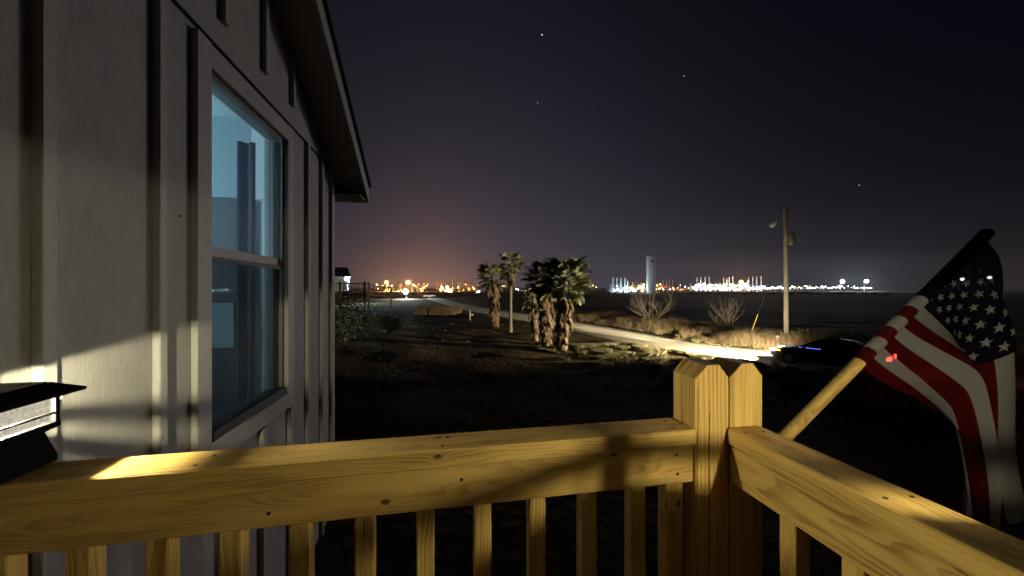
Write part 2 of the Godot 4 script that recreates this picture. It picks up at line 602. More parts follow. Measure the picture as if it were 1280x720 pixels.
func house() -> void:
	var h := thing("board_and_batten_house", "greige board and batten house wall with a lit window at left", "house")
	var jy := EYE + 1.115
	var by := EYE - 2.12
	var wz0 := -2.69
	var wz1 := -1.855
	var wy0 := EYE - 0.70
	var wy1 := EYE + 0.985
	var far := 3.76
	var back := -9.0
	# wall round the window opening
	for r in [[CORNER, wz0, by, jy], [wz1, far, by, jy], [wz0, wz1, by, wy0], [wz0, wz1, wy1, jy]]:
		part("siding_panel", box(Vector3(0.12, r[3] - r[2], r[1] - r[0]), Vector3(WX - 0.06, (r[2] + r[3]) / 2, (r[0] + r[1]) / 2)), M.siding, h)
	part("gable_panel", prism(PackedVector2Array([Vector2(-3.74, jy + 0.001), Vector2(3.74, jy + 0.001), Vector2(3.74, EAVE + 0.06), Vector2(0, EAVE + PITCH * 3.76), Vector2(-3.74, EAVE + 0.06)]), WX - 0.12, WX + 0.014), M.siding, h)
	part("drip_flashing", box(Vector3(0.02, 0.006, far - CORNER), Vector3(WX + 0.008, jy - 0.004, 0)), M.gasket, h)
	part("back_wall", box(Vector3(0.12, jy - by, far - CORNER), Vector3(back, (jy + by) / 2, 0)), M.siding, h)
	for z in [CORNER + 0.06, far - 0.06]:
		part("side_wall", box(Vector3(-back + WX - 0.18, jy - by - 0.06, 0.12), Vector3((back + WX - 0.12 + 0.06) / 2, (jy + by) / 2 - 0.03, z)), M.siding, h)
	# battens below and above the flashing
	for z in [-0.37, -0.76, -1.15, -1.55, -1.945, -2.34, -2.73, -3.06, -3.40, 0.02, 0.41, 0.8, 1.19]:
		var spans := [[by, jy - 0.008]]
		if z - 0.02 < wz1 + 0.1 and z - 0.02 > wz0 - 0.12:
			spans = [[by, wy0 - 0.105]]
		for s in spans:
			part("batten", board(s[1] - s[0], 0.026, 0.040, 0.003), M.trim, h, Vector3(WX + 0.0125, (s[0] + s[1]) / 2, z - 0.02), UPRIGHT)
	for z in [-0.76, -1.15, -1.53, -1.935, -2.34, -2.74, -3.14]:
		var top: float = EAVE + PITCH * (3.76 + z) - 0.01
		part("gable_batten", board(top - (jy + 0.125), 0.026, 0.040, 0.003), M.trim, h, Vector3(WX + 0.0265, (top + jy + 0.125) / 2, z - 0.02), UPRIGHT)
	part("corner_trim", board(jy - by - 0.008, 0.026, 0.085, 0.003), M.trim, h, Vector3(WX + 0.0125, (jy + by) / 2 - 0.004, CORNER + 0.04), UPRIGHT)
	part("nail", tube([Vector3(-0.002, 0, 0), Vector3(0.002, 0, 0)], [0.0055, 0.005], 10), M.gasket, h, Vector3(WX, EYE + 0.2875, -1.696))
	# window
	var win := part("window", box(Vector3(0.05, 0.045, wz1 - wz0 - 0.004), Vector3(WX - 0.045, EYE + 0.17, (wz0 + wz1) / 2)), M.vinyl, h)
	var cz := (wz0 + wz1) / 2
	var cy := (wy0 + wy1) / 2
	for s in [-1.0, 1.0]:
		part("casing", board(wy1 - wy0 + 0.2, 0.026, 0.1, 0.003), M.trim, win, Vector3(WX + 0.0127, cy, (wz1 if s > 0 else wz0) + s * 0.05 - s * 0.004), UPRIGHT)
		part("jamb", box(Vector3(0.07, wy1 - wy0, 0.03), Vector3(WX - 0.037, cy, (wz1 if s > 0 else wz0) - s * 0.0155)), M.vinyl, win)
	part("casing", board(wz1 - wz0 - 0.008 + 0.002, 0.1, 0.026, 0.003), M.trim, win, Vector3(WX + 0.0127, wy1 + 0.05 - 0.004, cz), ALONG_Z)
	part("sill", board(wz1 - wz0 - 0.008 + 0.002, 0.1, 0.026, 0.003), M.trim, win, Vector3(WX + 0.0127, wy0 - 0.05 + 0.004, cz), ALONG_Z)
	part("head_frame", box(Vector3(0.07, 0.03, wz1 - wz0 - 0.062), Vector3(WX - 0.037, wy1 - 0.0155, cz)), M.vinyl, win)
	part("sill_frame", box(Vector3(0.09, 0.05, wz1 - wz0 - 0.062), Vector3(WX - 0.03, wy0 + 0.0255, cz)), M.gasket, win)
	part("upper_pane", box(Vector3(0.004, wy1 - EYE - 0.19 - 0.03, wz1 - wz0 - 0.064), Vector3(WX - 0.03, (wy1 - 0.03 + EYE + 0.195) / 2, cz)), M.pane, win)
	part("lower_pane", box(Vector3(0.004, EYE + 0.147 - wy0 - 0.055, wz1 - wz0 - 0.064), Vector3(WX - 0.058, (EYE + 0.147 + wy0 + 0.052) / 2, cz)), M.pane, win)
	part("bug_screen", box(Vector3(0.002, EYE + 0.145 - wy0 - 0.055, wz1 - wz0 - 0.064), Vector3(WX - 0.024, (EYE + 0.145 + wy0 + 0.053) / 2, cz)), M.bug_screen, win)
	part("screen_rail", box(Vector3(0.012, 0.022, wz1 - wz0 - 0.064), Vector3(WX - 0.014, EYE + 0.133, cz)), M.gasket, win)
	for s in [-1.0, 1.0]:
		part("sash_stile", box(Vector3(0.03, wy1 - wy0 - 0.09, 0.022), Vector3(WX - 0.062, cy, (wz1 if s > 0 else wz0) - s * 0.042)), M.vinyl, win)
	# roof with its overhang
	var top_z := 0.0
	var ez := CORNER - 0.27
	for s in [1.0, -1.0]:
		var y0 := EAVE + PITCH * (ez - CORNER)
		var y1 := EAVE + PITCH * (3.76)
		var t := 0.16
		part("roof", prism(PackedVector2Array([Vector2(s * ez, y0 + 0.014), Vector2(0, y1 + 0.014), Vector2(0, y1 + t), Vector2(s * ez, y0 + t)]), back - 0.3, -0.775), M.shingle, h)
		part("soffit", prism(PackedVector2Array([Vector2(s * (ez + 0.002), y0), Vector2(0, y1), Vector2(0, y1 + 0.012), Vector2(s * (ez + 0.002), y0 + 0.012)]), WX + 0.016, -0.777), M.soffit, h)
		part("rake_fascia", prism(PackedVector2Array([Vector2(s * ez, y0 - 0.015), Vector2(0, y1 - 0.015), Vector2(0, y1 + 0.13), Vector2(s * ez, y0 + 0.13)]), -0.773, -0.752), M.trim, h)
		part("drip_edge", prism(PackedVector2Array([Vector2(s * (ez - 0.02), y0 + 0.122), Vector2(0, y1 + 0.133), Vector2(0, y1 + 0.172), Vector2(s * (ez - 0.02), y0 + 0.162)]), -0.75, -0.728), M.shingle, h)
		part("eave_fascia", box(Vector3(-back - 0.752 + 0.3, 0.165, 0.022), Vector3((back - 0.3 - 0.752) / 2, y0 + 0.045, s * (ez - 0.0125))), M.trim, h)
		part("eave_soffit", box(Vector3(-back - 0.78 + 0.3, 0.012, 0.255), Vector3((back - 0.3 - 0.78) / 2, y0 - 0.022, s * (ez + 0.135))), M.soffit, h)
	# room behind the window
	var fz := -2.95
	part("room_wall", box(Vector3(3.4, 2.9, 0.08), Vector3(-2.9, EYE - 0.05, fz - 0.04)), M.room_wall, h)
	part("room_wall", box(Vector3(3.4, 2.9, 0.08), Vector3(-2.9, EYE - 0.05, -0.9)), M.room_wall, h)
	part("room_wall", box(Vector3(0.08, 2.9, 2.6), Vector3(-4.64, EYE - 0.05, -2.24)), M.room_wall, h)
	part("room_ceiling", box(Vector3(3.5, 0.06, 2.15), Vector3(-2.9, EYE + 1.24, -1.92)), M.room_ceiling, h)
	part("room_floor", box(Vector3(3.5, 0.06, 2.9), Vector3(-2.9, EYE - 1.45, -2.24)), M.room_floor, h)
	for p in [Vector3(-1.4, 0, -3.5), Vector3(-1.4, 0, 0.2), Vector3(-1.4, 0, 3.4), Vector3(-5, 0, -3.5), Vector3(-5, 0, 3.4), Vector3(-8.6, 0, -3.5), Vector3(-8.6, 0, 3.4)]:
		part("piling", tube([p + Vector3(0, -0.3, 0), p + Vector3(0, by - 0.02, 0)], [0.15, 0.14], 12), M.old_timber, h)
	# things in the room
	var cst := begin()
	cst.set_smooth_group(0)
	var cp := []
	for i in 25:
		var f := i / 24.0
		cp.append(Vector3(f * 0.11, 0, 0.012 * sin(f * TAU * 1.7) + 0.012 * sin(f * TAU * 1.3)))
	for i in 24:
		for k in 2:
			var off := Vector3(0, 0, 0.004 * k)
			quad(cst, cp[i] + off, cp[i + 1] + off, cp[i + 1] + off + Vector3(0.006, 2.09, 0), cp[i] + off + Vector3(0.006, 2.09, 0), Vector3(0, 0, 1 if k else -1))
	tag(part("curtain", done(cst), M.curtain, self, Vector3(-1.345, EYE - 1.12, -2.75)), "dark blue curtain hanging inside the lit window", "curtain")
	var door := thing("interior_door", "pale door in the far wall seen through the window", "door", Vector3(-1.21, EYE - 1.4, -2.925))
	part("leaf", box(Vector3(0.235, 2.60, 0.03), Vector3(0.0, 1.30, 0)), M.white_door, door)
	part("frame", box(Vector3(0.012, 2.35, 0.02), Vector3(0.045, 1.18, 0.026)), M.vinyl, door)
	var cab := thing("cabinet", "dark cabinet standing left of the blue curtain in the room", "cabinet", Vector3(-1.67, EYE - 1.42, -2.87))
	part("carcass", box(Vector3(0.60, 2.03, 0.14), Vector3(0, 1.015, 0)), M.dark_wood, cab)
	part("panel", box(Vector3(0.14, 0.30, 0.012), Vector3(0.22, 1.17, 0.077)), M.room_wall, cab)
	var lp := thing("ceiling_lamp", "round cool white ceiling lamp in the room behind the window", "lamp", Vector3(-2.4, EYE + 1.205, -1.75))
	var sm := SphereMesh.new()
	sm.radius = 0.14
	sm.height = 0.16
	part("bulb_shade", sm, M.room_bulb, lp, Vector3(0, -0.75, 0))
	part("canopy", tube([Vector3(0, -0.03, 0), Vector3(0, 0.0, 0)], [0.09, 0.1], 16), M.white_door, lp)
	var l := OmniLight3D.new()
	l.name = "lamp_light"
	l.light_color = Color(0.70, 0.91, 1.0)
	l.light_energy = 1.5
	l.light_size = 0.06
	l.omni_range = 12.0
	l.omni_attenuation = 2.0
	l.shadow_enabled = true
	lp.add_child(l)
	l.position = Vector3(0, -0.75, 0)
	part("stem", tube([Vector3(0, -0.68, 0), Vector3(0, -0.03, 0)], [0.008, 0.008], 8), M.white_door, lp)

# ---------------------------------------------------------------- deck with its railings
const RAIL := EYE - 0.336            # top of the rail caps
const FRONT := -0.779                # face of the front railing towards the deck
const INNER := 0.672                 # face of the right railing towards the deck

func deck() -> void:
	var d := thing("wooden_deck", "yellow pine deck railing with two notched corner posts in front", "deck")
	var cl := INNER - 0.082
	# front railing, from the house to the corner
	var x0 := WX + 0.03
	part("rail_cap", board(cl - x0 - 0.002, 0.038, 0.089), M.pine_a, d, Vector3((x0 + cl) / 2, RAIL - 0.019, FRONT - 0.0445))
	part("rail_board", board(cl - x0 - 0.002, 0.089, 0.038), M.pine_b, d, Vector3((x0 + cl) / 2, RAIL - 0.038 - 0.0462, FRONT - 0.0290))
	part("bottom_rail", board(cl - x0 - 0.002, 0.089, 0.038), M.pine_b, d, Vector3((x0 + cl) / 2, RAIL - 0.90, FRONT - 0.0205))
	for i in 12:
		var x := 0.4695 - 0.1266 * i
		part("baluster", board(0.93, 0.038, 0.038, 0.002), [M.pine_a, M.pine_c, M.pine_post][i % 3], d, Vector3(x, RAIL - 0.040 - 0.465, FRONT - 0.0680), UPRIGHT)
	part("stud", board(1.35, 0.05, 0.038), M.pine_b, d, Vector3(cl - 0.027, RAIL - 0.04 - 0.675, FRONT - 0.0595), UPRIGHT)
	# corner posts with chamfered tops
	for k in 2:
		var px := cl + 0.0455 + k * 0.0945
		var st := begin()
		st.set_smooth_group(-1)
		var hw := 0.0455
		var yb := 0.0
		var yt := RAIL + 0.152
		var ys := yt - 0.032
		var ins := 0.030
		var tw := rng.randf() * 0.5
		var e := 0.004
		var top_in := hw - ins
		var sx := [-hw, -hw + e, hw - e, hw]
		for sg in [-1.0, 1.0]:
			var z: float = sg * hw
			var zo: float = sg * (hw - e)
			# face towards or away from the deck, running up to the slanted shoulders
			var outline := [Vector2(-hw + e, yb), Vector2(-hw + e, ys), Vector2(-top_in, yt), Vector2(top_in, yt), Vector2(hw - e, ys), Vector2(hw - e, yb)]
			for q in [[0, 1, 4], [0, 4, 5], [1, 2, 3], [1, 3, 4]]:
				var t := []
				var uvs := []
				for w in q:
					t.append(Vector3(outline[w].x, outline[w].y, z))
					uvs.append(Vector2(fmod(outline[w].y, 10.0) / 4.0, 0.2 + outline[w].x / 0.16 + 0.3 * sg + tw))
				tri(st, t[0], t[1], t[2], Vector3(0, 0, sg), uvs[0], uvs[1], uvs[2])
			# sides, shoulders and eased edges
			quad(st, Vector3(z, yb, -hw + e), Vector3(z, ys, -hw + e), Vector3(z, ys, hw - e), Vector3(z, yb, hw - e), Vector3(sg, 0, 0), Vector2(0.02, tw), Vector2(0.02 + ys / 4.0, tw + 0.089 / 0.16))
			quad(st, Vector3(z, ys, -hw + e), Vector3(sg * top_in, yt, -hw + e), Vector3(sg * top_in, yt, hw - e), Vector3(z, ys, hw - e), Vector3(sg, 1, 0), Vector2(0.7, tw), Vector2(0.72, tw + 0.55))
			for sz in [-1.0, 1.0]:
				quad(st, Vector3(z, yb, sz * (hw - e)), Vector3(z, ys, sz * (hw - e)), Vector3(zo, ys, sz * hw), Vector3(zo, yb, sz * hw), Vector3(sg, 0, sz), Vector2(0, 0.5), Vector2(ys / 4.0, 0.53))
				quad(st, Vector3(z, ys, sz * (hw - e)), Vector3(sg * top_in, yt, sz * (hw - e)), Vector3(sg * top_in, yt, sz * hw), Vector3(zo, ys, sz * hw), Vector3(sg, 1, sz), Vector2(0.7, 0.5), Vector2(0.72, 0.53))
		quad(st, Vector3(-top_in, yt, -hw), Vector3(top_in, yt, -hw), Vector3(top_in, yt, hw), Vector3(-top_in, yt, hw), Vector3.UP, Vector2(0.3, 0.1), Vector2(0.33, 0.6))
		part("post", done(st), [M.pine_post, M.pine_c][k], d, Vector3(px, 0, FRONT - 0.0455))
	for p in [Vector3(-0.46, 0, 0.02), Vector3(-0.45, 0, 0.062), Vector3(0.0, 0, 0.021), Vector3(0.012, 0, 0.066), Vector3(0.545, 0, 0.022), Vector3(0.553, 0, 0.066)]:
		part("screw", tube([Vector3(0, -0.002, 0), Vector3(0, 0.0008, 0)], [0.0042, 0.0036], 10), M.screw, d, Vector3(p.x, RAIL, FRONT - p.z))
	for p in [Vector3(0.02, 0, -0.745), Vector3(0.066, 0, -0.74), Vector3(0.024, 0, -0.47), Vector3(0.07, 0, -0.465)]:
		part("screw", tube([Vector3(0, -0.002, 0), Vector3(0, 0.0008, 0)], [0.0042, 0.0036], 10), M.screw, d, Vector3(INNER + p.x, RAIL, p.z))
	for p in [Vector3(0.545, 0.06, 0), Vector3(0.548, 0.105, 0), Vector3(0.04, 0.07, 0), Vector3(-0.33, 0.1, 0)]:
		part("screw", tube([Vector3(0, 0, -0.002), Vector3(0, 0, 0.0008)], [0.0042, 0.0036], 10), M.screw, d, Vector3(p.x, RAIL - p.y, FRONT - 0.0100))
	# right railing, from the corner back past the photographer
	var z0 := FRONT + 0.006
	var z1 := 0.93
	part("rail_cap", board(z1 - z0, 0.038, 0.089), M.pine_c, d, Vector3(INNER + 0.0445, RAIL - 0.019, (z0 + z1) / 2), ALONG_Z)
	part("rail_board", board(z1 - z0, 0.089, 0.038), M.pine_bold, d, Vector3(INNER + 0.0230, RAIL - 0.038 - 0.0462, (z0 + z1) / 2), ALONG_Z)
	part("bottom_rail", board(z1 - z0, 0.089, 0.038), M.pine_b, d, Vector3(INNER + 0.0195, RAIL - 0.90, (z0 + z1) / 2), ALONG_Z)
	for i in 12:
		var z := -0.66 + 0.1266 * i
		part("baluster", board(0.93, 0.038, 0.038, 0.002), [M.pine_a, M.pine_c, M.pine_post][i % 3], d, Vector3(INNER + 0.0625, RAIL - 0.040 - 0.465, z), UPRIGHT)
	for i in 24:
		var z := FRONT - 0.06 + 0.145 * i
		part("deck_plank", board(INNER + 0.06 - x0, 0.032, 0.138), [M.pine_a, M.pine_b, M.pine_c][i % 3], d, Vector3((x0 + INNER + 0.06) / 2, RAIL - 1.03, z))
	for z in [-0.72, 1.0, 2.5]:
		part("joist", board(INNER - x0, 0.18, 0.038), M.pine_b, d, Vector3((x0 + INNER) / 2, RAIL - 1.14, z))
	for p in [Vector3(0.62, 0, 2.3), Vector3(-0.9, 0, 2.3)]:
		part("deck_leg", board(RAIL - 1.05, 0.089, 0.089), M.pine_post, d, p + Vector3(0, (RAIL - 1.05) / 2, 0.3), UPRIGHT)

# ---------------------------------------------------------------- solar lamps standing on the rail caps
func solar_lamps() -> void:
	var l := thing("solar_post_lamp", "black solar post lamp glowing white at the left end of the railing", "lamp", Vector3(-0.790, RAIL + 0.001, FRONT - 0.042), 0.0, "solar lamps on the deck railing")
	build_lamp(l)
	var r := l.duplicate()
	r.name = numbered("solar_post_lamp")
	add_child(r)
	r.position = Vector3(0.705, RAIL + 0.001, -0.165)
	r.rotation.y = deg_to_rad(-18.0)
	(r.get_node("skirt") as Node3D).scale.y = 1.1
	(l.get_node("skirt") as Node3D).scale.y = 1.01
	var lip := begin()
	lip.set_smooth_group(-1)
	add_box(lip, Vector3(-0.018, 0.1235, -0.0720), Vector3(0.124, 0.021, 0.0015))
	add_box(lip, Vector3(-0.0805, 0.1235, 0), Vector3(0.0015, 0.021, 0.160))
	part("added_shade_lip", done(lip), M.black_plastic, l)  # unseen strips added to cut the lamp's upward light on the wall
	for k in l.get_children():
		if k is AreaLight3D:
			k.light_energy = 0.10 if k.transform.basis.z.x > 0.5 else (1.05 if k.transform.basis.z.z > 0.5 else 0.75)
	for k in r.get_children():
		if k is AreaLight3D:
			k.light_energy = 0.36 if k.transform.basis.z.x > 0.5 else 0.30
	r.set_meta("label", "black solar post lamp standing on the right railing beside the flag")

func ring4(st: SurfaceTool, hw0: float, y0: float, hw1: float, y1: float) -> void:
	for f in 4:
		var b := Basis(Vector3.UP, f * PI / 2)
		quad(st, b * Vector3(-hw0, y0, hw0), b * Vector3(-hw1, y1, hw1), b * Vector3(hw1, y1, hw1), b * Vector3(hw0, y0, hw0), b * Vector3(0, 0.2, 1))

func build_lamp(l: Node3D) -> void:
	# flared skirt
	var st := begin()
	st.set_smooth_group(-1)
	ring4(st, 0.052, 0.0, 0.052, 0.012)
	ring4(st, 0.052, 0.012, 0.041, 0.058)
	ring4(st, 0.041, 0.058, 0.055, 0.066)
	ring4(st, 0.055, 0.066, 0.055, 0.076)
	add_box(st, Vector3(0, 0.072, 0), Vector3(0.108, 0.006, 0.108))
	add_box(st, Vector3(0, 0.003, 0), Vector3(0.1, 0.004, 0.1))
	part("skirt", done(st), M.black_plastic, l)
	# lantern with four bright panes and thin bars
	for sx in [-1.0, 1.0]:
		for sz in [-1.0, 1.0]:
			part("corner_bar", box(Vector3(0.008, 0.050, 0.008), Vector3(sx * 0.050, 0.1015, sz * 0.050)), M.black_plastic, l)
	var pst := begin()
	pst.set_smooth_group(-1)
	for f in 4:
		var b := Basis(Vector3.UP, f * PI / 2)
		for y in ([0.0836, 0.0940] if f % 2 == 0 else [0.0940]):
			part("louvre", box(Vector3(0.091, 0.0035, 0.006)), M.black_plastic, l, b * Vector3(0, y, 0.0512), b)
		var n := 9
		for i in n:             # moulded facets of the pane
			for j in 3:
				var a := -0.045 + 0.09 * i / n
				var c := -0.045 + 0.09 * (i + 1) / n
				var y0 := 0.078 + 0.046 * j / 3.0
				var y1 := 0.078 + 0.046 * (j + 1) / 3.0
				var m := Vector3((a + c) / 2, (y0 + y1) / 2, 0.0495)
				var q := [Vector3(a, y0, 0.0475), Vector3(c, y0, 0.0475), Vector3(c, y1, 0.0475), Vector3(a, y1, 0.0475)]
				for k in 4:
					tri(pst, b * q[k], b * q[(k + 1) % 4], b * m, b * Vector3(0, 0, 1))
	part("lamp_glass", done(pst), M.lamp_clear, l)
	# roof with the solar cell
	st = begin()
	st.set_smooth_group(-1)
	ring4(st, 0.055, 0.126, 0.078, 0.130)
	ring4(st, 0.078, 0.130, 0.079, 0.135)
	ring4(st, 0.079, 0.135, 0.052, 0.150)
	ring4(st, 0.052, 0.150, 0.048, 0.153)
	add_box(st, Vector3(0, 0.1265, 0), Vector3(0.11, 0.003, 0.11))
	add_box(st, Vector3(0, 0.151, 0), Vector3(0.096, 0.003, 0.096))
	part("lamp_roof", done(st), M.black_plastic, l)
	part("solar_cell", box(Vector3(0.084, 0.002, 0.084), Vector3(0, 0.1545, 0)), M.solar_cell, l)
	var sm := SphereMesh.new()
	sm.radius = 0.012
	sm.height = 0.024
	part("bulb", sm, M.lamp_panel, l, Vector3(0, 0.108, 0))
	var o := OmniLight3D.new()
	o.name = "lamp_light"
	o.light_color = Color(1.0, 0.96, 0.78)
	o.light_energy = 0.05
	o.light_size = 0.010
	o.omni_range = 8.0
	o.omni_attenuation = 2.0
	o.shadow_enabled = true
	l.add_child(o)
	o.position = Vector3(0, 0.108, 0)
	for f in 4:              # one small light-emitting chip behind each pane
		var q := AreaLight3D.new()
		q.name = "lamp_chip"
		q.light_color = Color(1.0, 0.96, 0.78)
		q.light_energy = 0.62
		q.area_size = Vector2(0.004, 0.004)
		q.area_range = 8.0
		q.shadow_enabled = true
		l.add_child(q, true)
		q.transform = Transform3D(Basis(Vector3.UP, f * PI / 2), Basis(Vector3.UP, f * PI / 2) * Vector3(0, 0.108, -0.004))

# ---------------------------------------------------------------- flag on its staff
var cloth := []
const NU := 90
const NV := 91
const FLY := 0.82
const HOIST := 0.585

func staff_at(s: float) -> Vector3:
	return Vector3(0.859 + 0.788 * s, EYE - 0.39 + 0.616 * s, -0.805)

func weave() -> void:
	for j in NV + 1:
		var v := float(j) / NV
		var p := staff_at(0.31 + HOIST * v)
		var x := p.x
		var y := p.y
		var zs := p.z - 0.012
		var target := lerpf(1.47, 1.50, v / 0.46) if v < 0.46 else lerpf(1.50, 1.70, (v - 0.46) / 0.54)
		var row := []
		var last := Vector3(x, y, zs)
		for i in NU + 1:
			var u := FLY * i / NU
			if i > 0:
				var du := FLY / NU
				var rem := target - x
				var dx := signf(rem) * 0.80 * du * clampf(absf(rem) / 0.06, 0.0, 1.0)
				dx += 0.28 * du * maxf(0.0, (v - 0.46) / 0.54) * ss(0.3, 0.5, u)
				target += 0.28 * du * maxf(0.0, (v - 0.46) / 0.54) * ss(0.3, 0.5, u)
				x += dx
				var amp := 0.034 * ss(0.02, 0.30, u) * (0.85 + 0.25 * sin(v * 9.0))
				var z := zs + amp * sin(v * TAU * 2.35 + 2.6 + 0.5 * u) + 0.008 * sin(u * 11.0 + v * 5.0) * ss(0.0, 0.2, u) + 0.05 * (1.0 - ss(0.2, 0.6, v)) * ss(0.05, 0.3, u)
				var dz := z - last.z
				y -= sqrt(maxf(du * du - dx * dx - dz * dz, 0.02 * du * du))
				last = Vector3(x, y, z)
			row.append(last)
		cloth.append(row)

func on_cloth(u: float, v: float) -> Vector3:
	var i := clampf(u / FLY * NU, 0, NU - 0.001)
	var j := clampf(v * NV, 0, NV - 0.001)
	var a := int(i)
	var b := int(j)
	var p: Vector3 = cloth[b][a].lerp(cloth[b][a + 1], i - a)
	var q: Vector3 = cloth[b + 1][a].lerp(cloth[b + 1][a + 1], i - a)
	return p.lerp(q, j - b)

func cloth_normal(u: float, v: float) -> Vector3:
	var e := 0.004
	return (on_cloth(u + e, v) - on_cloth(u - e, v)).cross(on_cloth(u, v + 0.01) - on_cloth(u, v - 0.01)).normalized()

func cloth_patch(u0: float, u1: float, v0: float, v1: float, nu: int, nv: int) -> ArrayMesh:
	var st := begin()
	st.set_smooth_group(0)
	for j in nv:
		for i in nu:
			var a := lerpf(u0, u1, float(i) / nu)
			var b := lerpf(u0, u1, float(i + 1) / nu)
			var c := lerpf(v0, v1, float(j) / nv)
			var e := lerpf(v0, v1, float(j + 1) / nv)
			var p := on_cloth(a, c)
			var q := on_cloth(b, c)
			var r := on_cloth(b, e)
			var s := on_cloth(a, e)
			for t in [[p, q, r], [p, r, s]]:
				for w in t:
					st.add_vertex(w)
	return done(st)

func flag() -> void:
	var f := thing("flag_staff", "round wooden flag staff leaning out over the right railing", "flag staff")
	part("staff", tube([staff_at(-0.10), staff_at(0.45), staff_at(0.900)], [0.0150, 0.0150, 0.0135], 14), M.pine_c, f)
	part("bracket", tube([staff_at(-0.12), staff_at(0.0)], [0.02, 0.02], 12), M.galvanised, f)
	part("bracket_plate", box(Vector3(0.008, 0.11, 0.05), Vector3(INNER + 0.0945, EYE - 0.45, -0.80)), M.galvanised, f)
	weave()
	var g := thing("flag", "draped flag with red and white stripes and white stars on navy", "flag")
	for k in 13:
		var u0 := 0.0
		var sa := 0.31 + HOIST * k / 13.0
		var sb := 0.31 + HOIST * (k + 1) / 13.0
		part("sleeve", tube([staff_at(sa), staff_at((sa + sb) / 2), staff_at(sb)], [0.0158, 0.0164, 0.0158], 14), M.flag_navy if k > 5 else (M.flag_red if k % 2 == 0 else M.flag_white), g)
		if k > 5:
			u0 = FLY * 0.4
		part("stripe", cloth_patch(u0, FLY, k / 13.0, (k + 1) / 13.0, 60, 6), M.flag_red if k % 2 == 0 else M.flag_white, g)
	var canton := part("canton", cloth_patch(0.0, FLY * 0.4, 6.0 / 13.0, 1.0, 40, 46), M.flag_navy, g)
	for r in 9:
		for c in (6 if r % 2 == 0 else 5):
			var cu := FLY * 0.4 * ((1.0 + 2.0 * c + (r % 2)) / 12.0)
			var cv := 6.0 / 13.0 + 7.0 / 13.0 * (r + 1.0) / 10.0
			var st := begin()
			st.set_smooth_group(0)
			for side in [-1.0, 1.0]:
				var pts := []
				for i in 10:
					var a := TAU * i / 10.0 + PI
					var rad := 0.0155 if i % 2 == 0 else 0.0064
					var uu := cu - sin(a) * rad * 0.0 + cos(a + PI / 2) * rad
					var vv := cv - sin(a + PI / 2) * rad / HOIST
					pts.append(on_cloth(uu, vv) + cloth_normal(uu, vv) * 0.0012 * side)
				var mid: Vector3 = on_cloth(cu, cv) + cloth_normal(cu, cv) * 0.0012 * side
				for i in 10:
					tri(st, mid, pts[i], pts[(i + 1) % 10], cloth_normal(cu, cv) * side)
			part("star", done(st), M.flag_white, canton)

# ---------------------------------------------------------------- fan palms
func fan_frond(r: float, droop: float, stem: float, sd: int, ragged := 0.0) -> ArrayMesh:
	var g := RandomNumberGenerator.new()
	g.seed = sd
	var st := begin()
	st.set_smooth_group(-1)
	# petiole along +x, then a pleated fan
	var tip := Vector3(stem, -droop * 0.15 * stem, 0)
	add_tube(st, [Vector3.ZERO, Vector3(stem * 0.5, 0.03, 0), tip], [0.022, 0.016, 0.012], 5, false)
	st.set_smooth_group(-1)
	var n := 19
	for i in n:
		var a := deg_to_rad(-118.0 + 236.0 * i / (n - 1)) + g.randf_range(-0.04, 0.04)
		var l := r * (0.78 + 0.22 * cos(a * 0.6)) * g.randf_range(0.85, 1.05) * (1.0 - ragged * g.randf() * 0.5)
		var dir := Vector3(cos(a), 0, sin(a))
		var side := Vector3(-sin(a), 0, cos(a))
		var prev_l := tip
		var prev_r := tip
		for k in range(1, 5):
			var f := k / 4.0
			var w := 0.036 * r / 0.65 * sin(clampf(f * 1.15, 0.0, 1.0) * PI) * 0.95 + 0.002
			var sag := droop * l * 0.55 * pow(f, 2.6) + 0.10 * l * absf(sin(a)) * f
			var c := tip + dir * l * f * (1.0 - 0.25 * droop * f * f) + Vector3(0, -sag, 0)
			var lf := c - side * w + Vector3(0, 0.012, 0)
			var rt := c + side * w - Vector3(0, 0.012, 0)
			quad(st, prev_l, lf, rt, prev_r, Vector3.UP)
			prev_l = lf
			prev_r = rt
	return done(st)

